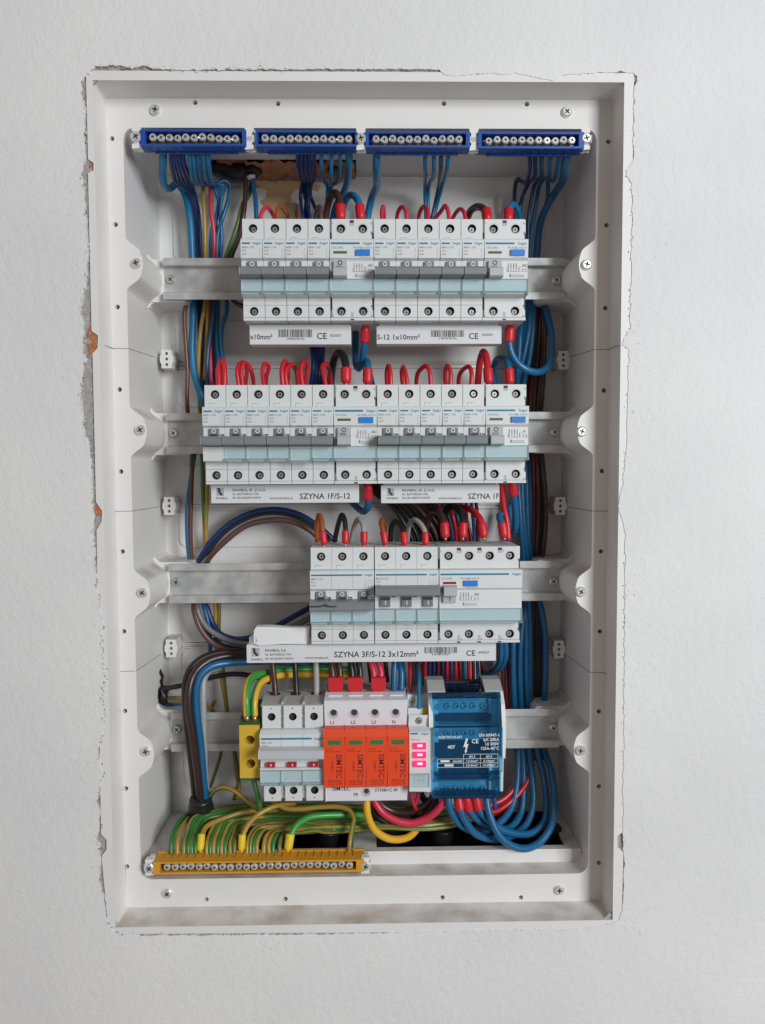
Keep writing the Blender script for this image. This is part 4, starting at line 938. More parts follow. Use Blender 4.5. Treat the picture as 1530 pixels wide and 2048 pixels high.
def d3(lx, tx, ux, sx, se, big):
    def f(m, w, h, X):
        logo(m, X(lx), h*.42, h*.42, -.06); m.text('PAWBOL', X(lx)-.4, h*.22, 1.7, -.06, wmax=11)
        m.text('PAWBOL SP. Z O.O.', X(tx), h*.64, 2.2, -.06, wmax=X(tx+70)-X(tx)); m.text('UL. BATOREGO 37A', X(tx), h*.44, 1.7, -.06, wmax=X(tx+67)-X(tx)); m.text('34-120 ANDRYCHÓW', X(tx), h*.24, 1.7, -.06, wmax=X(tx+67)-X(tx))
        m.text('WWW.PAWBOL.PL', X(ux), h*.2, 1.6, -.06, wmax=X(ux+54)-X(ux)); m.text(big, X(sx), h*.22, 4.6, -.06, wmax=X(se)-X(sx))
    return f
busbar(422, 718, 969, 1006, 48, 'white comb busbar strip printed SZYNA 1F/S-12 under the bank of six breakers', d3(433, 465, 539, 599, 706, 'SZYNA 1F/S-12'))
busbar(762, 999, 970, 1006, 48, 'white comb busbar strip cut off after the print SZYNA 1F', d3(774, 804, 877, 936, 998, 'SZYNA 1F'))
def d5(m, w, h, X):
    logo(m, X(503), h*.38, h*.46, -.06); m.text('PAWBOL', X(502), h*.14, 1.7, -.06, wmax=11)
    m.text('PAWBOL S.A.', X(530), h*.62, 2.2, -.06, wmax=18); m.text('UL. BATOREGO 37A', X(530), h*.41, 1.7, -.06, wmax=X(596)-X(530)); m.text('34-120 ANDRYCHÓW', X(530), h*.18, 1.7, -.06, wmax=X(596)-X(530))
    m.text('WWW.PAWBOL.PL', X(610), h*.2, 1.6, -.06, wmax=X(663)-X(610)); m.text('SZYNA 3F/S-12 3x12mm²', X(668), h*.28, 4.8, -.06, wmax=X(837)-X(668))
    barcode(m, X(849), h*.42, X(914)-X(849), h*.38, -.06, 9, '5 907484 333257'); m.text('CE', X(932), h*.3, 4.6, -.06, wmax=8.6); m.text('04/2023', X(957), h*.42, 1.9, -.06, wmax=11.5)
busbar(493, 992, 1288, 1324, 42, 'long white three-phase comb busbar strip printed SZYNA 3F/S-12 3x12mm', d5)
# folded white wrapper over the busbar end
m = MB(); q = [(512, 1254), (540, 1253), (580, 1256), (619, 1255), (617, 1280), (612, 1288), (560, 1288), (520, 1290), (508, 1288), (509, 1262)]
pts = [U(a, b, 40) for a, b in q]; org = pts[-2]
m.plate([(p.x, p.z) for p in pts][::-1], [], 40, 47); m.v = [(x+.4*math.sin(z*3), y+.9*math.sin(x*.35+z*.6)+.5*math.sin(x*1.1), z+.3*math.sin(x*.9)) for x, y, z in m.v]
m.add([tuple(U(508, 1264, 41)), tuple(U(515, 1282, 38.5)), tuple(U(507, 1290, 41.5)), tuple(U(498, 1290, 44)), tuple(U(500, 1283, 45))], [(0, 1, 2, 3, 4)])
tag(link('paper_wrapper', m.mesh('paper_wrapper', M_PAPER, False, org), loc=org, bevel=0.8), 'crumpled white paper wrapped over the busbar end beside the three-pole breaker', 'paper')

# ================================================================ TERMINAL BARS
def term_bar(pxa, pxb, pya, pyb, nscrew, sx0, sx1, col, up, label, group, slot=None):
    DB_ = 17.0 if up else 13.0; Y = 18.0; mid = (pya+pyb)/2; cx = (pxa+pxb)/2
    a = U(pxa, mid, Y); b = U(pxb, mid, Y); zt, zb = U(cx, pya, Y).z, U(cx, pyb, Y).z; w = b.x-a.x; h = zt-zb
    t = thing('terminal_bar', (a.x, Y, zb), label, 'terminal bar', group)
    s0, s1 = U(sx0, mid, Y).x-a.x-5.5, U(sx1, mid, Y).x-a.x+5.5
    m = MB(); m.plate(rect(0, w, 0, h), [rect(s0, s1, h*.14, h*.88)[::-1]], 0, 7)
    m.box(0, w, 7, DB_, h*.88, h); m.box(0, w, 7, DB_, 0, h*.14); m.box(0, s0, 7, DB_, h*.14, h*.88); m.box(s1, w, 7, DB_, h*.14, h*.88); m.box(s0, s1, 11, DB_, h*.14, h*.88)
    pitch = (s1-s0-11)/(nscrew-1)
    for k in range(nscrew+1):          # teeth between the wire entries
        x = s0+5.5+(k-.5)*pitch
        if up: m.box(x-.3, x+.3, 5, DB_-2, h, h+.7)
        else: m.box(x-.3, x+.3, 5, DB_-2, -.8, 0)
    if up: m.box(0, w, DB_-2, DB_, h, h+1.0)
    else: m.box(8, w-8, DB_-2, DB_, -1.2, 0)
    link('housing', m.mesh('housing', col), t, bevel=0.35)
    m = MB(); m.box(s0+2.4, s1-2.4, 7, 10.9, h*.27, h*.73); link('brass_bar', m.mesh('brass_bar', M_BRASS), t)
    for k in range(nscrew): put_screw(ME_TSCREW, t, s0+5.5+k*pitch, 2.4+random.uniform(-1.2, .8), h*.52+random.uniform(-.5, .7), 'terminal_screw'); m = cached('shank', lambda: MB().cyl(0, 0, 2.0, 0, 5, 10).mesh('screw_shank', M_STEEL)); link('screw_shank', m, t, (s0+5.5+k*pitch, 2.5, h*.52))
    return t
GB = 'blue neutral terminal bars along the box top'
term_bar(281, 492, 259, 292, 11, 305, 470, M_BAR, False, 'blue neutral bar with a thick sky-blue wire and many looping thin wires', GB)
term_bar(511, 713, 261, 293, 11, 530, 697, M_BAR, False, 'blue neutral bar over the orange foam with five navy wires', GB)
term_bar(732, 940, 263, 295, 11, 752, 918, M_BAR, False, 'blue neutral bar with one thick wire and four thin wires below', GB)
term_bar(956, 1168, 264, 297, 11, 978, 1144, M_BAR, False, 'blue neutral bar feeding five kinked thin wires and one thick wire', GB)
term_bar(306, 728, 1722, 1746, 24, 333, 699, M_BARY, True, 'long yellow earth bar with a row of screws at the box bottom', None)
def clip(px, py, hasscrew, label, h=16.0, name='bar_clip'):
    p = U(px, py, 20); t = thing(name, (p.x, 20, p.z), label, 'clip', 'white clips holding the terminal bars'); m = MB()
    m.plate([(-3.3, -h/2), (3.3, -h/2), (3.3, -h/2+3), (2.2, -h/2+3.4), (2.2, -2.6), (4.4, -2.6), (4.4, 2.6), (2.2, 2.6), (2.2, h/2-3.4), (3.3, h/2-3), (3.3, h/2), (-3.3, h/2), (-3.3, h/2-3), (-2.2, h/2-3.4), (-2.2, 2.6), (-4.4, 2.6), (-4.4, -2.6), (-2.2, -2.6), (-2.2, -h/2+3.4), (-3.3, -h/2+3)], [], 0, 5)
    m.box(-2.2, 2.2, 5, 13, -h/2+1.5, h/2-1.5)
    link('bracket', m.mesh('bracket', M_CLIPW), t, bevel=0.4)
    if hasscrew: put_screw(ME_SCREW, t, 0, -.1, 0)
    else:
        m = MB(); m.plate(rrect(-2.5, 2.5, -1.7, 1.7, 1.6, 4), [], -.12, .2); link('slot', m.mesh('slot', M_DEVG), t)
clip(273, 275, True, 'white clip with screw at the outer end of the first blue neutral bar'); clip(499, 277, False, 'white slotted clip without screw between the first and second blue bars')
clip(722, 278, True, 'white clip with screw between the second and third blue bars'); clip(948, 279, False, 'white slotted clip without screw between the third and fourth blue bars'); clip(1172, 278, True, 'white clip with screw at the outer end of the last blue neutral bar')
clip(299, 1735, True, 'white clip with screw at the corner end of the yellow earth bar', 13); clip(731, 1731, True, 'white clip with screw at the inner end of the yellow earth bar', 13)

# ================================================================ WIRES
NW = [0]
ORD = ['first', 'second', 'third', 'fourth', 'fifth', 'sixth', 'seventh', 'eighth', 'ninth', 'tenth', 'eleventh', 'twelfth', 'thirteenth', 'fourteenth', 'fifteenth', 'sixteenth', 'seventeenth', 'eighteenth', 'nineteenth', 'twentieth', 'twenty-first', 'twenty-second']
def wire(color, d, pts, label, group=None, ferr=None, stripe=None, start=0.0, twist=0.0, k=7, fcol=None, fl=9.0, cat='wire', name='wire', cop=False):
    """pts: (px, py, depth); ferr: 'a' or 'b' puts a sleeve on the first or last end"""
    P = spline([U(*p) for p in pts], k); o = P[0].copy(); m = MB(); NW[0] += 1
    m.tube(P, d/2, 10, 0, stripe=stripe, sm=1, start=start, twist=twist)
    w = tag(link(name, m.mesh(name, [WC[color]]+([WC[fcol if isinstance(fcol, str) else 'green']] if stripe else []), True, o), loc=o), label, cat, group)
    if ferr:
        e = P[0].copy() if ferr[0] == 'a' else P[-1].copy(); nx = P[min(2, len(P)-1)] if ferr[0] == 'a' else P[-3]
        dr = (nx-e).normalized(); m = MB(); r = d/2; e -= dr*(1.6 if 'y' not in ferr else 0); fl += 1.6
        m.tube([e-dr*3.6, e-dr*2.8, e-dr*1.4, e+dr*.4, e+dr*(fl-1), e+dr*fl], [r*.75, r*1.0, r*1.28, r*1.36, r*1.38, r*1.34], 14, 0)
        m.tube([e-dr*5.5, e-dr*3.0], [r*.42, r*.42], 8, 1)
        link('ferrule', m.mesh('ferrule', [M_FERY if 'y' in ferr else M_FERR, M_COPPER], True, o), w)
    if cop:
        m = MB(); e = P[0]; dr = (P[2]-e).normalized(); m.tube([e-dr*4, e+dr*.2], [d*.36, d*.40], 8); link('copper_end', m.mesh('copper_end', M_COPPER, True, o), w)
    return w
ST = (0, 1, 2, 3)
# --- top left, out of the first blue bar
wire('sky', 6.2, [(327, 296, 36), (326, 320, 42), (325, 348, 55), (329, 371, 75), (340, 377, 92), (354, 368, 101), (368, 385, 104), (379, 430, 104), (384, 500, 104), (386, 560, 104), (386, 640, 102), (384, 700, 100), (388, 745, 98), (400, 785, 96), (412, 825, 98), (430, 870, 102)], 'thick sky-blue neutral wire from the first blue bar down to the second rail')
for i, x0 in enumerate((341, 347, 353, 359, 366)):
    wire('navy', 3.4, [(x0, 298, 34), (x0+1.5, 322, 40), (x0+5+i, 345, 55), (x0+10+i*1.5, 362, 76), (378+i*2.6, 384, 98), (388+i*2.4, 430, 108), (393+i*2.2, 500, 110), (396+i*3, 560, 110), (398+i*3.4, 640, 108), (401+i*3.2, 720, 108), (404+i*4, 790, 108)], 'thin navy wire looping from the first blue bar, %s after the thick one' % ORD[i], 'navy wires of the first blue bar')
for i, x0 in enumerate((379, 387, 396, 407, 416)):
    e = [(447-i*5, 372, 98), (438, 405, 104), (430-i*1.5, 460, 108), (426-i, 516, 110), (424+i*3, 600, 110), (422+i*3, 680, 108), (424+i*4, 770, 108)]
    wire('sky' if i != 2 else 'blue', 3.7, [(x0, 297 if i < 3 else 302, 34), (x0+1, 322, 40), (x0+4, 347, 54), (x0+9, 364, 74), (x0+16+(4-i)*2, 369, 92)]+e, 'light blue wire looping from the first blue bar, %s after the navy ones' % ORD[i], 'light blue wires of the first blue bar', cop=i >= 3)
wire('blue', 3.6, [(425, 362, 96), (444, 364, 99), (447, 373, 101), (442, 405, 102), (441, 430, 102), (443, 470, 102), (441, 516, 104), (436, 560, 106), (434, 600, 104), (433, 643, 101), (435, 694, 98), (439, 722, 96), (446, 770, 96)], 'blue wire hanging straight beside the crossing blue loop above the upper rail')
wire('blue', 3.6, [(436, 366, 97), (450, 362, 99), (459, 370, 101), (458, 392, 101), (446, 434, 100), (437, 462, 102), (434, 516, 104), (444, 560, 106), (453, 600, 103), (453, 624, 100), (444, 656, 97), (443, 694, 95), (446, 722, 94), (450, 770, 96)], 'blue wire bulging outward and crossing its neighbour above the upper rail')
wire('ochre', 3.6, [(404, 330, 104), (406, 378, 98), (409, 438, 97), (411, 516, 100), (412, 560, 104), (411, 600, 101), (402, 656, 98), (398, 700, 99), (397, 760, 102), (400, 830, 106), (404, 900, 106), (408, 1030, 105), (412, 1100, 108), (416, 1170, 108)], 'mustard earth wire running straight down through the blue side bundle', stripe=(5, 6, 7), start=1.0)
wire('pink', 3.6, [(419, 335, 104), (421, 378, 97), (422, 417, 96), (428, 467, 97), (428, 516, 100), (425, 560, 106), (421, 640, 108), (421, 710, 104), (422, 770, 104)], 'crimson wire running down beside the mustard wire above the upper rail')
wire('ochre', 3.4, [(417, 560, 108), (415, 624, 101), (413, 689, 101), (408, 760, 106)], 'short mustard wire seen between blue wires under the upper rail')
wire('copper', 3.8, [(388, 560, 108), (376, 596, 100), (369, 628, 98), (372, 694, 98), (375, 745, 98), (374, 796, 98), (376, 830, 102), (382, 870, 106), (384, 905, 102), (383, 980, 100), (381, 1046, 99), (383, 1110, 102), (388, 1170, 108)], 'rust-brown wire hugging the outer side of the blue bundle across two rails')
wire('slate', 3.8, [(428, 560, 106), (429, 605, 100), (423, 656, 96), (416, 700, 94), (414, 739, 94), (415, 775, 96)], 'greyish blue wire curving down to the bank of six breakers')
for i in range(5): wire(('slate', 'navy', 'navy', 'slate', 'navy')[i], 3.6, [(396+i*7, 560, 112), (397+i*6.5, 610, 112), (399+i*6, 680, 110), (402+i*6.5, 740, 108), (404+i*8, 780, 106)], 'dark blue wire deep in the side bundle under the upper rail', 'dark wires deep in the side bundle')
wire('green', 3.6, [(404, 880, 106), (405, 930, 102), (406, 985, 102), (409, 1037, 102), (413, 1090, 106)], 'green earth wire beside the mustard one under the second rail')
wire('blue', 3.8, [(392, 880, 106), (388, 915, 102), (376, 1000, 101), (374, 1046, 100), (378, 1110, 102), (392, 1165, 108), (405, 1206, 104), (413, 1232, 102), (419, 1262, 102), (420, 1310, 108)], 'blue wire bowing out beside the rust-brown wire between second and third rail')
wire('ochre', 3.8, [(414, 940, 102), (414, 1000, 101), (412, 1066, 103), (420, 1150, 108), (430, 1206, 106), (431, 1270, 108), (436, 1320, 108), (442, 1350, 108), (454, 1420, 108), (464, 1480, 108), (472, 1540, 104), (478, 1575, 100), (474, 1600, 96)], 'mustard earth wire running down behind the third and lowest rails')
wire('olive', 3.8, [(424, 1150, 110), (437, 1206, 108), (438, 1270, 108), (445, 1330, 108), (450, 1380, 108), (457, 1440, 108), (470, 1510, 106), (478, 1560, 102), (468, 1600, 98)], 'olive earth wire running down close to the mustard one')
wire('olive', 3.2, [(430, 1400, 110), (424, 1420, 108), (446, 1440, 110), (443, 1500, 108), (432, 1540, 106), (420, 1575, 104)], 'olive earth wire bending outward below the lowest rail')
# --- centre top
wire('brown', 4.2, [(493, 348, 102), (491, 375, 100), (490, 405, 98), (486, 437, 96), (479, 470, 98), (462, 516, 101), (452, 560, 104), (462, 592, 102), (472, 606, 99), (488, 612, 97), (505, 612, 98)], 'dark brown wire dropping from the conduit stub behind the first breaker')
wire('green', 4.2, [(503, 368, 106), (497, 390, 104), (486, 409, 101), (478, 440, 99), (469, 468, 99), (452, 516, 101), (442, 560, 104)], 'green earth wire slanting past the first breaker of the upper rail', stripe=(5, 6, 7, 8), fcol='olive')
wire('blue', 4.0, [(505, 352, 101), (507, 372, 99), (511, 400, 96), (513, 437, 94), (515, 470, 94)], 'blue wire dropping from the conduit stub behind the first breaker')
for i, x0 in enumerate((596, 604, 612, 620, 629)):
    tgt = [(601, 390, 100), (609, 388, 102), (612, 395, 104), (617, 408, 101), (621, 390, 104)][i]; en = [(606, 437, 96), (620, 437, 96), (612, 445, 100), (618, 445, 100), (640, 445, 100)][i]
    wire('navy', 3.2, [(x0, 296, 34), (x0-1, 318, 39), (x0, 340, 52), (x0+5-i, 358, 74), (604+i*5, 366, 92), tgt, en, (626+i*4, 560, 108), (628+i*3, 640, 104)], 'thin navy wire under the second blue bar, %s counted toward the thick wire' % ORD[i], 'five navy wires of the second blue bar')
for i, (x0, mid, en) in enumerate(((646, (642, 336, 46), (647, 360, 78)), (663, (662, 345, 48), (661, 368, 76)), (680, (680, 335, 46), (674, 364, 76)))):
    wire('sky', 3.2, [(x0, 296, 34), (x0+(-3 if i == 0 else 0), 316, 38), mid, en, (655+i*4, 374, 96), (654+i*3, 400, 103), (650+i*2, 440, 104)], 'thin light blue wire on the second blue bar, %s after the navy bunch' % ORD[i], 'three light blue wires of the second blue bar')
wire('sky', 6.0, [(699, 298, 36), (698, 322, 42), (697, 345, 58), (692, 374, 84), (684, 392, 98), (672, 412, 104), (664, 445, 106)], 'thick blue wire of the second blue bar passing behind the brown lead', cop=True)
wire('brown', 6.4, [(681.5, 429, 54), (680.5, 412, 56), (678, 396, 62), (670, 386, 72), (661, 395, 84), (655, 415, 92), (650, 445, 96)], 'thick brown lead with red ferrule into the first residual current device', ferr='a', fl=8)
wire('sky', 6.0, [(721, 429, 54), (719, 412, 56), (714, 398, 62), (703, 390, 72), (692, 400, 86), (686, 420, 94), (682, 448, 98)], 'thick sky-blue lead with red ferrule into the first residual current device', ferr='a', fl=8)
J1 = 'thin jumper loops above the upper breakers'
wire('pink', 3.4, [(520, 442, 56), (524, 424, 58), (533, 414.5, 64), (541, 421, 72), (551, 440, 80)], 'red jumper arching behind the first upper breaker', J1)
wire('orange', 3.4, [(554.5, 442, 56), (555, 420, 58), (561, 413.5, 64), (571, 424, 72), (580, 442, 80)], 'orange-brown jumper arching behind the second upper breaker', J1)
wire('copper', 3.4, [(597, 442, 58), (597, 425, 60), (595, 412, 64), (593, 422, 74), (596, 442, 80)], 'rust-brown jumper half hidden by navy wires', J1)
wire('mauve', 3.8, [(642, 442, 56), (642, 424, 58), (640, 413.5, 64), (634, 421, 74), (630, 442, 82)], 'dull brown jumper behind the fourth upper breaker', J1)
wire('sky', 6.4, [(753.5, 298, 36), (753, 325, 42), (753, 350, 58), (752.5, 374, 82), (743, 398, 98), (736, 430, 104), (730, 470, 106)], 'thick blue wire of the third blue bar dropping behind the upper row')
R1 = [[(765, 444, 56), (763.5, 425, 60), (766.5, 413, 66), (768, 428, 74), (768, 444, 80)], [(793, 444, 76), (796, 424, 70), (804, 413.5, 64), (812, 423, 58), (813.5, 444, 56)], [(836, 444, 80), (840, 424, 72), (848, 412.5, 64), (855, 422, 58), (857, 444, 56)],
      [(866, 442, 82), (881, 424, 74), (890, 411.5, 64), (896, 422, 58), (899, 444, 56)], [(903, 442, 82), (912, 425, 74), (921, 418, 66), (928, 424, 60), (932, 444, 56)]]
for k, p in enumerate(R1): wire('pink' if k != 2 else 'red', 3.5, p, 'red jumper loop above the %s upper breaker after the middle device' % nth[k], 'red jumper loops of the upper rail')
wire('brown', 6.2, [(974, 433, 54), (972, 423, 57), (957, 413.5, 68), (942, 421, 80), (935, 436, 88), (932, 455, 92)], 'thick brown lead with red ferrule arching into the last device of the upper rail', ferr='a', fl=7)
wire('sky', 6.0, [(1017, 433, 54), (1017.5, 419, 57), (1025, 410, 66), (1033, 418, 78), (1038, 438, 90), (1040, 480, 98)], 'sky-blue lead with red ferrule hooking into the last device of the upper rail', ferr='a', fl=7)
for i, p in enumerate(([(851, 298, 34), (850, 325, 42), (851, 350, 62), (850, 366, 86), (850, 390, 98), (852, 440, 104)], [(867, 298, 34), (868, 330, 42), (866, 355, 62), (860, 364, 84), (856, 384, 98), (857, 440, 104)],
                       [(882, 298, 34), (882, 330, 42), (880, 355, 64), (877, 375, 88), (872, 400, 100), (863, 440, 104)], [(898, 298, 34), (895, 330, 42), (891, 353, 64), (884, 375, 88), (875, 405, 100), (867, 440, 104)])):
    wire('sky' if i != 2 else 'slate', 3.4, p, 'thin blue wire of the third blue bar, %s counted from its thick wire' % ORD[i], 'four thin wires of the third blue bar')
B4 = 'kinked thin wires of the fourth blue bar'
for i, p in enumerate(([(1058, 302, 34), (1060, 330, 46), (1056, 354, 66), (1050.5, 366, 84), (1042, 362, 92), (1034.5, 359, 98), (1030, 374, 101), (1029, 408, 101), (1030, 450, 104)],
                       [(1070, 302, 34), (1070.5, 335, 48), (1068, 355, 70), (1057, 367, 92), (1047, 388, 100), (1040, 416, 100), (1038, 450, 104)],
                       [(1083.5, 302, 34), (1083, 332, 46), (1083, 352, 66), (1077, 357, 86), (1069, 371, 96), (1062, 402, 100), (1057, 435, 100), (1056, 478, 102), (1054, 560, 106)],
                       [(1101.5, 302, 34), (1100, 332, 46), (1098, 354, 68), (1088, 358, 88), (1079, 371, 97), (1073, 402, 99), (1068, 432, 100), (1062, 474, 102), (1058, 560, 106)],
                       [(1119, 301, 34), (1115, 335, 48), (1107, 361, 70), (1096, 360, 88), (1096, 376, 96), (1094, 400, 100), (1086, 430, 104)])):
    wire(('navy', 'navy', 'slate', 'blue', 'blue')[i], 3.5, p, ['thin navy wire with a sharp sideways kink below the fourth blue bar', 'thin navy wire curving behind the hooked sky-blue lead', 'thin slate wire passing the edge of the last upper device', 'thin blue wire second before the thick one on the fourth bar', 'thin blue wire merging behind the thick one on the fourth bar'][i], B4)
wire('blue', 6.4, [(1135, 302, 36), (1129, 335, 48), (1124, 364, 70), (1109, 387, 92), (1092, 416, 100), (1079, 453, 103), (1073, 516, 105), (1066, 580, 106), (1060, 650, 105), (1050, 710, 104), (1040, 765, 104)], 'thick blue wire with bare copper on the fourth blue bar running down the box side', cop=True)
# --- side bundle between upper and second rail, right of the devices
BR = 'thick blue wires behind the end of the upper row'
for i, p in enumerate(([(1056, 560, 108), (1054, 610, 104), (1052, 660, 101), (1044, 705, 100), (1034, 765, 102), (1030, 830, 108)], [(1063, 560, 108), (1061, 610, 102), (1058, 658, 99), (1049, 704, 98), (1036, 763, 101), (1032, 830, 108)],
                       [(1070, 560, 108), (1067, 610, 102), (1066, 658, 99), (1057, 724, 98), (1047, 769, 100), (1046, 830, 108)], [(1046, 640, 104), (1040, 670, 98), (1038, 700, 97), (1035, 745, 99), (1030, 790, 104)])):
    wire('blue', 5.6, p, 'thick blue wire bundled below the last upper device, %s from the ferrule lead' % ORD[[1, 2, 3, 0][i]], BR)
GBn = 'dark brown wires running down the side of the box'
for i, p in enumerate(([(1074, 570, 110), (1074, 640, 108), (1071, 720, 108), (1063, 790, 108), (1061, 900, 110)], [(1079, 570, 110), (1080, 650, 105), (1074, 730, 105), (1069, 800, 106), (1066, 900, 110)],
                       [(1082, 570, 110), (1086, 640, 103), (1085, 710, 103), (1079, 780, 104), (1074, 840, 108), (1072, 900, 110)], [(1087, 570, 110), (1090, 660, 101), (1088, 730, 101), (1084, 790, 102), (1080, 840, 108), (1078, 900, 110)])):
    wire(('dred', 'dbrown', 'brown', 'brown')[i], 4.4, p, 'dark brown wire inside the wide blue loop, %s from the blue bundle' % ORD[i], GBn)
wire('blue', 6.2, [(1019.5, 664, 58), (1019, 690, 59), (1025, 711, 60), (1038, 729, 62), (1057, 741, 64), (1075, 744.5, 68), (1091, 738, 72), (1101, 721, 78), (1104, 691, 84), (1100, 652, 92), (1091, 617, 98), (1084, 580, 106)], 'thick blue lead looping wide from the last upper device to the box side', ferr='a', fl=8)
wire('blue', 6.0, [(730.5, 664, 56), (729, 690, 60), (726, 712, 66), (723, 729, 74), (717, 737, 84), (712, 728, 92), (711, 700, 98), (711, 655, 102)], 'blue lead with red ferrule making a tight U below the first upper residual device', ferr='a', fl=8)
NB = 'navy wires passing behind the first bank of the second rail'
for i in range(4): wire('navy', 4.8, [(621+i*8, 640, 106-i), (624+i*7.2, 690, 100+i), (627+i*5.6, 725, 97+i), (625+i*6.4, 750, 97), (621+i*8.2, 785, 102), (620+i*8, 830, 110)], 'navy wire of the flat bunch, %s counted toward the black lead' % ORD[i], NB)
# --- jumpers above the second row
J2 = 'red jumper loops of the second rail'
R2 = [([(438, 776, 56), (437, 740, 60), (443, 722, 66), (448, 738, 72), (450, 776, 78)], 5.0, 'fat red jumper loop above the breaker without label holder'), ([(449, 776, 56), (449, 742, 58), (446, 722, 62), (440, 735, 70), (442, 776, 80)], 4.6, 'second fat red jumper loop above the breaker without label holder'),
      ([(478, 776, 58), (474.5, 740, 60), (482, 725, 66), (497, 730, 72), (506, 755, 76), (508, 776, 80)], 3.6, 'red jumper arching between the second and third breakers of the second rail'), ([(486, 776, 58), (483, 742, 60), (489, 725, 64), (494, 733, 70), (490, 776, 80)], 3.6, 'inner red jumper loop at the second breaker of the second rail'),
      ([(529, 776, 56), (525, 742, 60), (530, 727, 64), (537.5, 733, 68), (533, 752, 72), (531, 776, 78)], 3.6, 'red teardrop jumper above the third breaker of the second rail'), ([(566, 776, 56), (564, 738, 58), (571, 722.5, 64), (576, 740, 70), (574, 776, 78)], 4.2, 'tall red jumper loop above the fourth breaker of the second rail'),
      ([(574, 776, 58), (572, 742, 60), (583, 729, 66), (592, 740, 72), (598, 776, 80)], 3.8, 'red jumper arching to the fifth breaker of the second rail'), ([(606, 776, 56), (602, 742, 58), (607, 724.5, 62), (615.5, 729, 68), (613, 752, 72), (609, 776, 78)], 3.8, 'red teardrop jumper above the fifth breaker of the second rail'),
      ([(653, 778, 58), (648, 752, 60), (644.5, 734, 64), (649, 728, 70), (658, 736, 78), (662, 776, 86)], 3.8, 'red jumper ducking behind the black lead on the second rail')]
for p, d, l_ in R2: wire('red', d, p, l_, J2)
wire('black', 6.8, [(692, 755, 54), (691.5, 735, 56), (688, 715, 62), (678, 706, 70), (669, 718, 80), (663, 748, 90), (660, 785, 96)], 'thick black lead with red ferrule arching into the middle device of the second rail', ferr='a', fl=8)
wire('blue', 6.0, [(735, 757, 54), (735.5, 738, 56), (735, 726, 62), (733, 723, 74), (737, 740, 88), (745, 775, 98)], 'short blue lead with red ferrule entering the middle device of the second rail', ferr='a', fl=8)
for k, p in enumerate(([(775, 778, 78), (773, 748, 72), (777, 731, 64), (781, 745, 58), (781, 778, 56)], [(806, 778, 78), (803.5, 745, 70), (807, 734, 64), (812, 750, 58), (816, 778, 56)], [(832, 778, 82), (835, 748, 74), (845, 735.5, 66), (852, 731.5, 62), (859, 742, 58), (861.5, 778, 56)],
                       [(893, 778, 80), (890, 748, 72), (894.5, 731.5, 64), (901, 744, 58), (900, 778, 56)], [(917.5, 778, 82), (918, 754, 76), (926, 739, 70), (938, 733.5, 64), (943, 746, 58), (942, 778, 56)])):
    wire('red', 3.8, p, 'red jumper loop above the %s breaker after the middle device of the second rail' % nth[k], J2)
wire('red', 6.0, [(977, 756, 54), (975.5, 738, 56), (972, 712, 62), (966, 704, 70), (960, 722, 78), (957, 750, 86), (954, 785, 92)], 'thick red lead with ferrule arching into the 63 A device', ferr='a', fl=8)
wire('blue', 5.8, [(1019.5, 757, 54), (1018, 740, 56), (1013, 722, 64), (1001, 716, 74), (991, 723, 84), (987, 742, 92), (989, 780, 98)], 'blue lead with red ferrule hooking into the 63 A device', ferr='a', fl=8)
# --- between second and third rows
wire('blue', 6.0, [(736, 980, 56), (736.5, 1003, 60), (734, 1017, 66), (726, 1023, 76), (712, 1013, 88), (700, 1000, 96), (690, 985, 102)], 'blue lead with red ferrule curling below the middle device of the second rail', ferr='a', fl=8)
wire('red', 4.8, [(1003, 965, 60), (1005, 990, 62), (1009, 1020, 64), (1015, 1050, 64), (1017, 1080, 62)], 'red lead slanting from the 63 A device to the four-pole device')
wire('blue', 6.0, [(1025, 973, 56), (1028, 995, 60), (1031, 1025, 66), (1031, 1052, 74), (1027, 1064, 84), (1022, 1050, 94), (1018, 1010, 102)], 'blue lead with red ferrule below the 63 A device', ferr='a', fl=8)
DK = 'dark wires slanting behind the four-pole device'
for i in range(7):
    x0 = 736+i*10; wire(('black', 'black', 'dbrown', 'dbrown', 'mauve', 'dbrown', 'black')[i], 4.6, [(x0-8, 965, 108), (x0+18, 990, 106), (x0+48+i*2, 1012, 104-i*.6), (x0+68+i*3, 1040, 102-i*.6), (x0+88+i*3, 1080, 102), (x0+96+i*3, 1130, 106)], 'dark wire slanting behind the three-pole breaker with raised lever, %s from outside' % ORD[i], DK)
MX = 'red and blue wires passing behind the four-pole device'
rr = random.Random(12); cols = ['red', 'navy', 'navy', 'dred', 'navy', 'red', 'slate', 'red', 'dred', 'blue', 'red', 'dred', 'blue', 'dred']
for i in range(14):
    xa, xb = 826+i*9.6, 862+i*7.2
    wire(cols[i], 3.6, [(xa-12, 965, 110), (xa, 1000, 106+rr.uniform(-3, 3)), ((xa+xb)/2+rr.uniform(-4, 4), 1035, 105+rr.uniform(-3, 3)), (xb, 1075, 106), (xb+rr.uniform(-4, 4), 1140, 108), (xb-6, 1220, 110), (852+i*8.4, 1300, 106), (850+i*8.8, 1345, 104), (850+i*8.8, 1400, 106)], 'thin %s wire behind the four-pole device, %s from the slanting dark wires' % ({'red': 'red', 'navy': 'navy', 'dred': 'dark red', 'slate': 'slate', 'blue': 'blue'}[cols[i]], ORD[i]), MX)
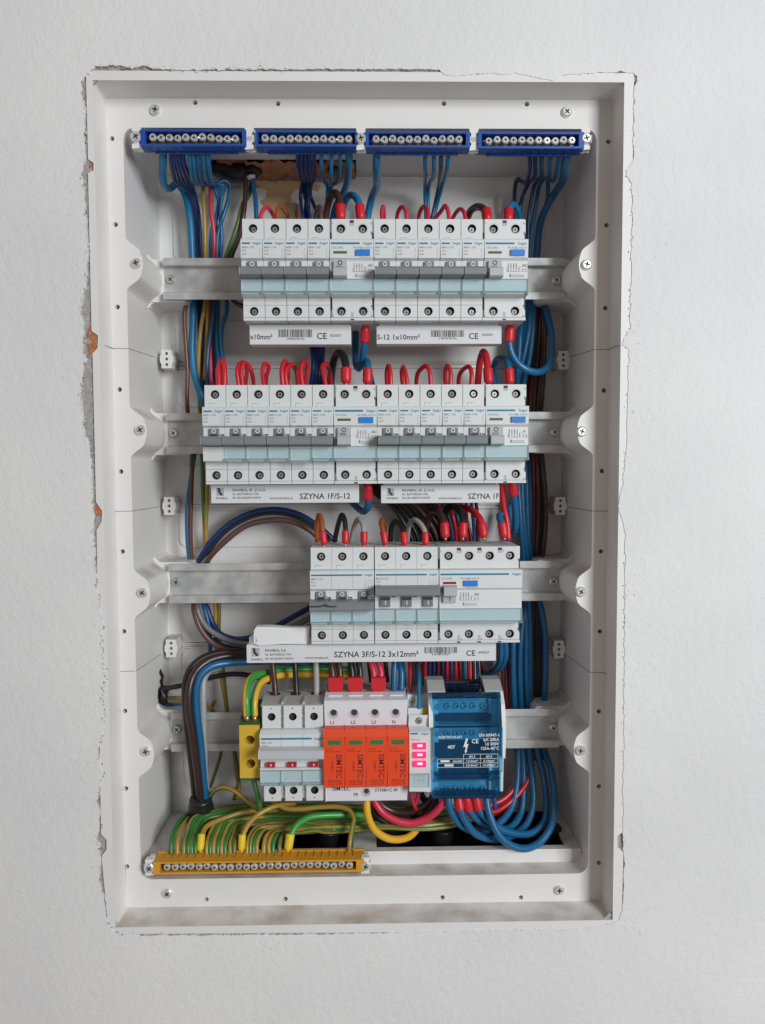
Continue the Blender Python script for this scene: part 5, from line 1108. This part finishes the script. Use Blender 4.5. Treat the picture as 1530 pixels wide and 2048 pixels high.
for cc, p, l_ in (('brown', [(890, 1064, 52), (888, 1045, 55), (880, 1028, 64), (866, 1024, 76), (856, 1040, 88), (852, 1090, 98)], 'thick brown lead with red ferrule into the four-pole device'), ('black', [(926, 1064, 52), (926, 1044, 55), (920, 1022, 64), (905, 1013, 76), (892, 1022, 88), (886, 1080, 98)], 'thick black lead with red ferrule into the four-pole device'),
                  ('red', [(966, 1064, 52), (961, 1040, 56), (950, 1026, 64), (934, 1016, 76), (920, 1015, 88), (912, 1000, 98)], 'thick red lead with red ferrule into the four-pole device'), ('blue', [(1007, 1064, 52), (1004, 1048, 54), (999, 1035, 58), (1002, 1028, 66), (1010, 1040, 80), (1014, 1080, 92)], 'thick blue lead with red ferrule into the neutral of the four-pole device')):
    wire(cc, 5.8, p, l_, ferr='a', fl=7.5)
JP = 'phase jumpers of the three-pole breakers'
for cc, fx, p, nm in (('orange', 0, [(647, 1078, 52), (645, 1060, 54), (643, 1040, 58), (638.5, 1030.5, 64), (634.5, 1044, 72), (634, 1082, 80)], 'orange phase jumper hooking into the breaker with the dark thread'), ('black', 0, [(691, 1076, 52), (691, 1058, 54), (689, 1040, 58), (684, 1030, 64), (677, 1047, 74), (669, 1082, 84)], 'black phase jumper arching into the breaker with the dark thread'),
                      ('grey', 0, [(728, 1078, 52), (727.5, 1060, 54), (725, 1047, 58), (717, 1038.5, 64), (709, 1052, 74), (702, 1084, 84)], 'grey phase jumper arching into the breaker with the dark thread'), ('orange', 0, [(769, 1078, 52), (766, 1062, 54), (762.5, 1047, 60), (764.5, 1040, 68), (768, 1052, 78), (770, 1084, 86)], 'orange phase jumper bent into the breaker with raised lever'),
                      ('black', 0, [(808.5, 1079, 52), (807, 1066, 54), (801, 1051, 60), (790.5, 1043, 68), (782.5, 1055, 78), (780.5, 1086, 86)], 'black phase jumper arching into the breaker with raised lever'), ('grey', 0, [(851, 1079, 52), (850, 1065, 54), (842, 1049, 60), (829, 1039.5, 68), (818.5, 1050, 78), (814, 1086, 86)], 'grey phase jumper arching into the breaker with raised lever')):
    wire(cc, 4.5, p, nm, JP, ferr='a', fl=6)
# --- right side between second and lowest rail
GB2 = 'thick blue wires along the box side by the third rail'
for i, p in enumerate(([(1044, 930, 106), (1044, 990, 102), (1048, 1060, 101), (1054, 1120, 104), (1052, 1180, 108), (1052, 1240, 104), (1052, 1320, 101), (1055, 1420, 104), (1056, 1500, 106)], [(1052, 920, 108), (1053, 990, 103), (1056, 1070, 102), (1062, 1125, 106), (1060, 1170, 110), (1046, 1240, 104), (1040, 1300, 99), (1042, 1420, 102), (1044, 1500, 106)],
                       [(1036, 960, 104), (1038, 1000, 100), (1042, 1060, 99), (1046, 1110, 102), (1040, 1180, 106), (1030, 1240, 102), (1026, 1300, 97), (1029, 1420, 100), (1032, 1500, 106)], [(1058, 920, 110), (1060, 1000, 106), (1060, 1080, 106), (1066, 1130, 108), (1074, 1185, 108), (1084, 1225, 102), (1090, 1270, 99), (1091, 1330, 98), (1089, 1390, 100), (1085, 1430, 104), (1083, 1500, 108)],
                       [(1050, 1150, 108), (1058, 1210, 104), (1060, 1300, 103), (1062, 1420, 104), (1068, 1500, 108)])):
    wire('blue', 5.8, p, ['thick blue wire straight down the side past three rails', 'thick blue wire shifting inward under the third rail', 'thick blue wire close to the edge of the third row', 'outermost thick blue wire bowing toward the box side under the third rail', 'thick blue wire beside the dark gap under the third rail'][i], GB2)
for i, p in enumerate(([(1066, 880, 110), (1068, 960, 106), (1068, 1050, 106), (1068, 1130, 108), (1062, 1200, 112), (1060, 1300, 112)], [(1073, 880, 110), (1076, 960, 103), (1076, 1040, 103), (1073, 1100, 105), (1070, 1140, 108), (1068, 1220, 112), (1068, 1320, 112), (1070, 1440, 112)],
                       [(1080, 880, 110), (1086, 940, 101), (1091, 1000, 99), (1091, 1045, 100), (1086, 1100, 103), (1080, 1140, 106), (1076, 1220, 112), (1075, 1320, 112), (1077, 1440, 112)])):
    wire(('dred', 'brown', 'brown')[i], 4.8, p, ['dark red-brown wire close to the blue side bundle under the second rail', 'brown wire running straight under the second rail by the box side', 'brown wire bowing outward under the second rail by the box side'][i], GBn)
for i in range(3): wire('black', 5.0, [(1064+i*6, 1150, 114), (1067+i*6, 1250, 112), (1067+i*6, 1340, 112), (1070+i*4, 1440, 112), (1074+i*4, 1520, 112)], 'black wire in the dark gap between the blue side wires', 'black wires in the side gap')
for i, (a, b) in enumerate(((1002, 0), (1011, 4))): wire('blue', 5.0, [(a-2, 1265, 60), (a, 1290, 62), (a, 1312, 66), (a-6, 1330, 76), (a-18, 1342, 90), (a-34, 1350, 100), (a-44, 1370, 106)], 'blue lead curving inward below the four-pole device, %s of the two' % ('inner', 'outer')[i], 'two blue leads below the four-pole device')
for i in range(3): wire(('dred', 'dbrown', 'mauve')[i], 4.6, [(1012-i*7, 1270, 108), (1012-i*7, 1330, 104), (1013-i*7, 1400, 104), (1014-i*7, 1480, 108)], ['dark red wire', 'dark brown wire', 'dull pinkish wire'][i]+' running down beside the distribution block', 'dark wires beside the distribution block')
rr = random.Random(8)
for i in range(8): wire(('dbrown', 'black', 'dred', 'dbrown', 'navy', 'dbrown', 'black', 'dred')[i], 4.6, [(1046+i*5.6, 570, 116), (1050+i*5.2, 660, 117), (1044+i*5, 740, 117), (1048+i*4.6, 830, 117), (1050+i*4.4, 930, 117), (1052+i*4.8, 1030, 117), (1054+i*3.6, 1130, 118), (1042+i*5.2, 1230, 118), (1040+i*5.4, 1330, 118), (1038+i*5.6, 1440, 118)], 'dark wire at the very back of the side bundle past three rails', 'dark wires at the back of the side bundle')
# --- big loop of the incoming cable over the third rail
for cc, off, l_ in (('navy', 0, 'navy core on the outside of the big cable loop over the third rail'), ('black', 8, 'black core of the big cable loop over the third rail'), ('dgrey', 14, 'grey core of the big cable loop over the third rail')):
    s = 1-off/260; q = lambda a, b, Y: (640+(a-640)*(1-off/420) if a < 500 else a-off*.2, b+off*.95, Y)
    lo = {'navy': [(413, 1215, 106), (426, 1248, 104), (441, 1268, 101), (469, 1278, 100), (491, 1277, 99), (520, 1270, 98), (555, 1251, 97), (600, 1226, 98), (625, 1213, 100)], 'black': [(388, 1215, 101), (394, 1240, 99), (412, 1270, 97), (438, 1289, 97), (470, 1298, 98), (500, 1300, 98), (560, 1290, 98), (625, 1250, 100)],
          'dgrey': [(395, 1218, 98), (402, 1238, 97), (416, 1257, 96), (441, 1274, 96), (469, 1285, 96), (500, 1287, 96), (555, 1270, 97), (593, 1250, 97), (625, 1233, 99)]}[cc]
    wire(cc, 5.2, [(672, 1085, 98), q(650, 1064, 97), q(629, 1047, 97), q(593, 1027, 98), q(547, 1019, 99), q(497, 1028, 99), q(450, 1055, 99), q(412, 1098, 101), (396+off*.3, 1130, 104), (392+off*.4, 1170, 108)]+lo, l_, 'cores of the big cable loop')
wire('mauve', 5.2, [(640, 1080, 96), (622, 1062, 95), (580, 1042, 95), (536, 1041, 95), (492, 1052, 96), (448, 1085, 97), (420, 1114, 100), (402, 1145, 106), (392, 1180, 106), (388, 1210, 99), (391, 1232, 95), (405, 1264, 93), (427, 1287, 93), (456, 1300, 93), (491, 1303, 93), (540, 1300, 95)], 'mauve-brown core on the inside of the big cable loop', 'cores of the big cable loop')
IN = 'incoming mains cores beside the lowest rail'
wire('dbrown', 7.0, [(520, 1306, 86), (491, 1311, 82), (455, 1312, 76), (421, 1320, 70), (397, 1337, 64), (383, 1360, 58), (378, 1385, 55), (378, 1420, 54), (385, 1466, 56), (393, 1529, 62), (400, 1592, 70), (402, 1625, 76)], 'thick dark brown mains core bending down in front of the lowest rail', IN)
wire('dbrown', 7.0, [(520, 1302, 92), (485, 1305, 90), (440, 1306, 84), (406, 1317, 78), (384, 1335, 72), (373, 1360, 66), (371, 1385, 63), (374, 1440, 63), (381, 1500, 67), (388, 1560, 73), (391, 1592, 77), (395, 1625, 80)], 'thick blackish mains core bending down behind the brown one', IN)
wire('blue', 6.8, [(660, 1335, 98), (600, 1327, 94), (540, 1322, 88), (492, 1323, 80), (455, 1326, 72), (423, 1333, 66), (402, 1350, 62), (393, 1374, 60), (392, 1405, 60), (396, 1450, 61), (401, 1490, 64), (406, 1555, 70), (410, 1594, 75), (409, 1625, 80)], 'thick blue mains core bending down in front of the lowest rail', IN)
wire('grey', 6.2, [(440, 1335, 96), (418, 1342, 84), (408, 1358, 76), (406, 1385, 72), (406, 1425, 70), (408, 1490, 72), (411, 1560, 78), (414, 1600, 82)], 'grey mains core behind the blue one', IN)
wire('black', 4.6, [(303, 1384, 92), (325, 1378, 92), (369, 1370, 92), (400, 1362, 96), (422, 1355, 98), (466, 1348, 98), (505, 1352, 98), (540, 1365, 102)], 'black cable entering through the ragged hole in the box side')
wire('ochre', 3.2, [(301, 1397, 94), (330, 1396, 94), (369, 1396, 96), (400, 1402, 102), (425, 1420, 106)], 'mustard wire entering through the ragged hole in the box side'); wire('blue', 3.4, [(301, 1402, 95), (322, 1406, 95), (348, 1410, 96), (375, 1409, 98), (396, 1404, 104)], 'blue wire entering through the ragged hole in the box side')
# ragged hole in the side wall, black inside
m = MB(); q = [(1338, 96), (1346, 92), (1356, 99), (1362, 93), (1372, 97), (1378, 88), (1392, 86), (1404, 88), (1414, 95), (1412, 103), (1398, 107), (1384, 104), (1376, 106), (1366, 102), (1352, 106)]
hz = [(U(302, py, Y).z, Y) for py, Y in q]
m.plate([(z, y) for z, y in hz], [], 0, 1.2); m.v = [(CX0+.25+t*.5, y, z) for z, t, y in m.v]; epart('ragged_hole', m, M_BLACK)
m = blob(CX0+3.5, 95, U(302, 1392, 95).z, 3.5, 7, 9, 31, .3, 14, 10); tag(link('tape_lump', m.mesh('tape_lump', M_TAPE, True)), 'lump of black tape in the ragged hole of the box side', 'tape')
m = MB(); Pp = spline([U(401, 1596, 74), U(402, 1612, 76), U(404, 1635, 80), U(406, 1668, 84), U(406, 1700, 88)], 5); m.tube(Pp, [9.5+.3*math.sin(i*1.7)+min(i, 14)*.28 for i in range(len(Pp))], 18)
tag(link('cable_sheath', m.mesh('cable_sheath', M_TAPE, True)), 'thick black cable sheath from which the mains cores fan out', 'cable sheath')
# --- lowest rail: earth leads and feeds
wire('gold', 6.4, [(493.5, 1432, 38), (492.5, 1400, 40), (494, 1376, 46), (502, 1357, 56), (531, 1346, 70), (578, 1340, 82), (640, 1338, 92), (700, 1340, 98)], 'thick yellow-green earth lead entering the outer side of the earth block', 'two thick earth leads of the earth block', stripe=(5, 6, 7), start=0.0, cop=True, fcol='lgreen')
wire('gold', 6.4, [(509, 1432, 40), (508.5, 1405, 42), (512, 1384, 48), (523, 1364, 58), (552, 1352, 70), (590, 1349, 82), (640, 1351, 92), (700, 1352, 98)], 'thick yellow-green earth lead entering the inner side of the earth block', 'two thick earth leads of the earth block', stripe=(2, 3, 4), start=0.0, cop=True, fcol='lgreen')
for cc, p, l_ in (('brown', [(541, 1300, 66), (545, 1330, 62), (549, 1365, 60), (551, 1392, 58), (551, 1402, 58)], 'brown feed wire into the main switch'), ('black', [(588, 1300, 66), (590, 1330, 62), (592, 1365, 60), (593, 1392, 58), (593, 1402, 58)], 'black feed wire into the main switch'), ('grey', [(631, 1300, 66), (632, 1330, 62), (633, 1365, 60), (633, 1390, 58), (633, 1402, 58)], 'grey feed wire into the main switch')):
    wire(cc, 5.2, p, l_, 'three feed wires of the main switch')
for cc, xs_, ctr, l_ in (('brown', (664, 679), 672, 'brown'), ('black', (703, 719), 711, 'black'), ('pink', (746, 761), 757, 'pinkish red')):
    for k, x0 in enumerate(xs_):
        w = wire(cc, 5.6, [(x0-5+(0 if cc != 'pink' else -2), 1300, 66), (x0-2+(0 if cc != 'pink' else -2), 1325, 62), (x0+1, 1345, 59), (x0+2 if k == 0 else x0, 1362, 57), (x0+4 if k == 0 else x0-3, 1384, 56)], '%s wire of a surge arrester pair, the one nearer the %s' % (l_, ('main switch', 'phase indicator')[k]), 'paired wires of the surge arrester: '+l_)
    p0, p1 = U(ctr, 1352, 57), U(ctr, 1379, 57); m = MB()
    m.plate([(p0.x-6.2, p0.z), (p0.x-6.2, p1.z+2.4), (p0.x-4.4, p1.z-1), (p0.x+4.4, p1.z-1), (p0.x+6.2, p1.z+2.4), (p0.x+6.2, p0.z)], [], 51.5, 58.9)
    tag(link('twin_ferrule', m.mesh('twin_ferrule', M_FERR, False, p1), loc=p1), 'red twin ferrule joining two %s wires at the surge arrester' % l_, 'ferrule', 'red twin ferrules')
for x0, p in ((789, [(790, 1290, 66), (789, 1325, 62), (788, 1350, 59), (788, 1382, 57)]), (799, [(794, 1300, 70), (798, 1325, 66), (803, 1345, 62), (802, 1382, 58)])): wire('blue', 5.6, p, 'blue wire of the surge arrester pair, the one nearer the %s' % ('red pair' if x0 == 789 else 'phase indicator'), 'two blue wires of the surge arrester', cop=False)
wire('red', 3.4, [(818, 1310, 80), (820, 1340, 70), (820.5, 1365, 64), (822, 1395, 60)], 'thin red wire dropping into the phase indicator'); wire('sky', 3.6, [(831, 1330, 82), (836, 1340, 70), (838, 1360, 56), (838, 1390, 48), (838.5, 1418, 42)], 'thin blue wire dropping into the phase indicator')
for i in range(5): wire(('navy', 'dbrown', 'black', 'navy', 'dred')[i], 4.2, [(700+i*34, 1300, 104), (706+i*33, 1335, 102), (712+i*32, 1380, 104)], 'dark wire behind the leads of the surge arrester', 'dark wires behind the surge arrester')
# --- distribution block leads sweeping to the side bundle
DB = 'blue leads sweeping from the distribution block to the box side'
DL = [([(895.5, 1586, 48), (897, 1604, 46), (904, 1627, 46), (926, 1653, 50), (960, 1664, 60), (1000, 1645, 72), (1024, 1612, 84), (1034, 1564, 94), (1036, 1500, 104), (1036, 1450, 108)], False), ([(917, 1600, 46), (920, 1618, 44), (928, 1638, 44), (951, 1667, 46), (985, 1678, 52), (1022, 1672, 62), (1052, 1650, 74), (1066, 1610, 84), (1064, 1553, 94), (1058, 1500, 104), (1056, 1450, 108)], True),
      ([(934, 1602, 46), (938, 1618, 46), (947, 1632, 47), (972, 1650, 54), (996, 1658, 62), (1020, 1655, 72), (1041, 1628, 84), (1047, 1576, 94), (1045, 1500, 104), (1044, 1450, 108)], True), ([(953, 1600, 46), (957, 1616, 45), (966, 1630, 45), (1000, 1657, 48), (1035, 1668, 54), (1066, 1665, 62), (1089, 1643, 70), (1093, 1608, 80), (1087, 1553, 92), (1074, 1500, 104), (1070, 1450, 108)], True),
      ([(973, 1588, 46), (974, 1606, 43), (980, 1632, 40), (998, 1670, 37), (1021, 1690, 38), (1051, 1697, 42), (1080, 1684, 50), (1103, 1650, 60), (1109, 1600, 74), (1102, 1542, 90), (1088, 1498, 104), (1082, 1450, 108)], False)]
for k, (p, f) in enumerate(DL): wire('blue', 6.4, p, 'thick blue lead from the %s outlet of the distribution block curving up the box side' % nth[k], DB, ferr='a' if f else None, fl=8, k=8)
wire('blue', 3.6, [(986, 1588, 50), (989, 1602, 50), (990, 1616, 52)], 'short thin blue wire tail under the distribution block')
for i, p in enumerate(([(880, 1630, 90), (930, 1622, 86), (975, 1612, 84), (1010, 1596, 88), (1032, 1570, 94), (1045, 1520, 104)], [(960, 1612, 84), (985, 1624, 82), (1010, 1612, 84), (1040, 1584, 90), (1058, 1555, 96), (1064, 1500, 106)], [(850, 1622, 92), (900, 1632, 88), (960, 1632, 86), (1005, 1622, 88), (1030, 1590, 94)])):
    wire('red', 5.0, p, ['red lead running under the distribution block toward the box side', 'bright red lead bending up behind the blue sweep', 'red lead lowest behind the blue sweep'][i], 'red leads behind the blue sweep')
wire('gold', 6.4, [(733.5, 1592, 44), (733.5, 1612, 42), (736, 1632, 41), (748, 1658, 42), (771, 1675, 45), (795, 1679, 50), (820, 1672, 58), (838, 1650, 68), (842, 1628, 78)], 'thick yellow-green earth lead looping under the surge arrester', stripe=(6, 7), start=0.6, fcol='lgreen', k=8)
wire('pink', 6.6, [(744, 1592, 58), (752, 1608, 56), (766, 1626, 54), (795, 1642, 52), (825, 1646, 52), (850, 1638, 52), (873, 1622, 50), (886, 1604, 50), (890, 1585, 52)], 'thick crimson lead swinging under the surge arrester to the distribution block', k=8)
wire('black', 6.6, [(738, 1592, 64), (744, 1614, 62), (757, 1634, 62), (782, 1648, 62), (815, 1648, 64), (845, 1634, 64), (866, 1612, 62), (874, 1588, 62)], 'thick black lead swinging under the surge arrester', k=8)
wire('brown', 6.4, [(752, 1592, 72), (766, 1612, 72), (790, 1624, 72), (815, 1626, 70), (842, 1616, 68), (862, 1600, 66), (868, 1585, 66)], 'thick brown lead tucked under the phase indicator', k=8)
wire('navy', 6.0, [(842, 1588, 78), (850, 1600, 78), (862, 1602, 78), (872, 1590, 76)], 'navy lead tucked between phase indicator and distribution block')
for i, p in enumerate(([(821, 1576, 60), (824, 1596, 60), (829, 1612, 62), (833, 1622, 70)], [(837, 1574, 60), (836, 1594, 60), (830, 1610, 62), (826, 1620, 70)])): wire('pink', 3.4, p, 'thin red wire crossing below the phase indicator', 'two thin red wires below the phase indicator')
# --- earth wires into the yellow bar
wire('ochre', 4.2, [(505, 1552, 48), (511, 1575, 46), (518, 1603, 46), (519, 1616, 50), (512, 1616, 60), (492, 1600, 66), (469, 1582, 68), (448, 1574, 70), (428, 1582, 74), (419, 1600, 80), (416, 1630, 88)], 'yellow-green earth wire making a sharp V under the earth block', stripe=(3, 4, 5, 6), k=8)
wire('ochre', 4.4, [(699, 1708, 32), (700, 1685, 34), (705, 1655, 42), (708, 1638, 48), (700, 1622, 54), (682, 1614, 58), (640, 1614, 60), (600, 1618, 60), (570, 1616, 62), (548, 1603, 66), (535, 1592, 72)], 'yellow-green earth wire into the last clamp of the yellow bar, arching over the bundle', stripe=(5, 6, 7, 8), start=0.4, k=8, cop=True)
wire('lgreen', 5.6, [(577, 1692, 34), (580, 1676, 36), (592, 1652, 42), (615, 1636, 50), (645, 1631, 56), (690, 1630, 62), (740, 1632, 72), (800, 1640, 80)], 'bright green earth lead with yellow ferrule into the yellow bar', ferr='ay', fl=8, k=8, stripe=(0, 1), fcol='ochre')
wire('ochre', 4.6, [(483, 1693, 34), (485, 1674, 36), (496, 1650, 42), (515, 1630, 50), (540, 1616, 56), (555, 1611, 60), (590, 1608, 72)], 'mustard earth lead with yellow ferrule crossing over the green bundle', ferr='ay', fl=8, k=8)
wire('ochre', 4.6, [(401, 1693, 34), (403, 1676, 38), (412, 1654, 48), (440, 1640, 60), (500, 1622, 74), (560, 1622, 86), (640, 1626, 92), (760, 1634, 94)], 'yellow-green earth lead with yellow ferrule low in the bundle', ferr='ay', fl=8, k=8, stripe=(1, 2, 3))
xs_ = [342, 354, 368, 376, 384, 391, 413, 420, 427, 435, 443, 450, 461, 468, 494, 500, 507, 514, 527, 538, 546, 559]
rr = random.Random(21)
for i, x0 in enumerate(xs_):
    f = i/(len(xs_)-1); g = i % 3
    if i < 2: p = [(x0, 1709, 32), (x0+1, 1685, 36), (x0+6, 1662, 48), (x0+18, 1642, 66), (x0+34, 1628, 84), (x0+44, 1618, 96)]
    else:
        yh = 1618+f*44+rr.uniform(-2, 2); run = 26+rr.uniform(0, 14); Yh = 94-f*44+rr.uniform(-3, 3); ym = max(yh+8, 1655-10*(1-f))
        p = [(x0, 1709, 32), (x0+rr.uniform(-.5, 1.5), 1688, 36), (x0+6, 1668+4*f, 42+6*(1-f)), (x0+run*.6, (ym+yh)/2+2, 52+12*(1-f)), (x0+run*1.6, yh+3, (Yh+56)/2), (x0+run*3.0, yh-2, Yh), (650+rr.uniform(-10, 10), yh+rr.uniform(-3, 3)-1, Yh), (760, yh+rr.uniform(-3, 3)-2-4*f, Yh+4), (860, yh-6*f+rr.uniform(-3, 3), Yh+8), (930+rr.uniform(-10, 30), yh-14*f-4, Yh+20)]
    cc = 'ochre' if i < 2 else ('ochre', 'green', 'olive', 'green', 'ochre', 'green')[(i*5+i//4) % 6] if i not in (19,) else 'ochre'
    wire(cc, 4.1, p, 'yellow-green earth wire in the yellow bar, %s counted from the box corner' % ORD[i], 'earth wires of the yellow bar', stripe=(2, 3, 4, 5) if cc != 'olive' else (0, 1, 2, 3), start=rr.uniform(0, 6), k=7, fcol='ochre' if cc == 'green' else 'green')
for i in range(6): wire(('green', 'ochre', 'green', 'ochre', 'olive', 'green')[i], 4.1, [(440+i*14, 1616+i*4, 100), (520, 1610+i*7, 98), (620, 1612+i*9, 92), (740, 1614+i*9, 88), (840, 1616+i*8, 90), (960, 1612+i*7, 104)], 'yellow-green earth wire deep in the bundle above the yellow bar', 'deep earth wires above the yellow bar', stripe=(4, 5, 6, 7), start=i, fcol='ochre' if i % 2 == 0 else 'green')
print('wires', NW[0], 'objects', len(bpy.data.objects))
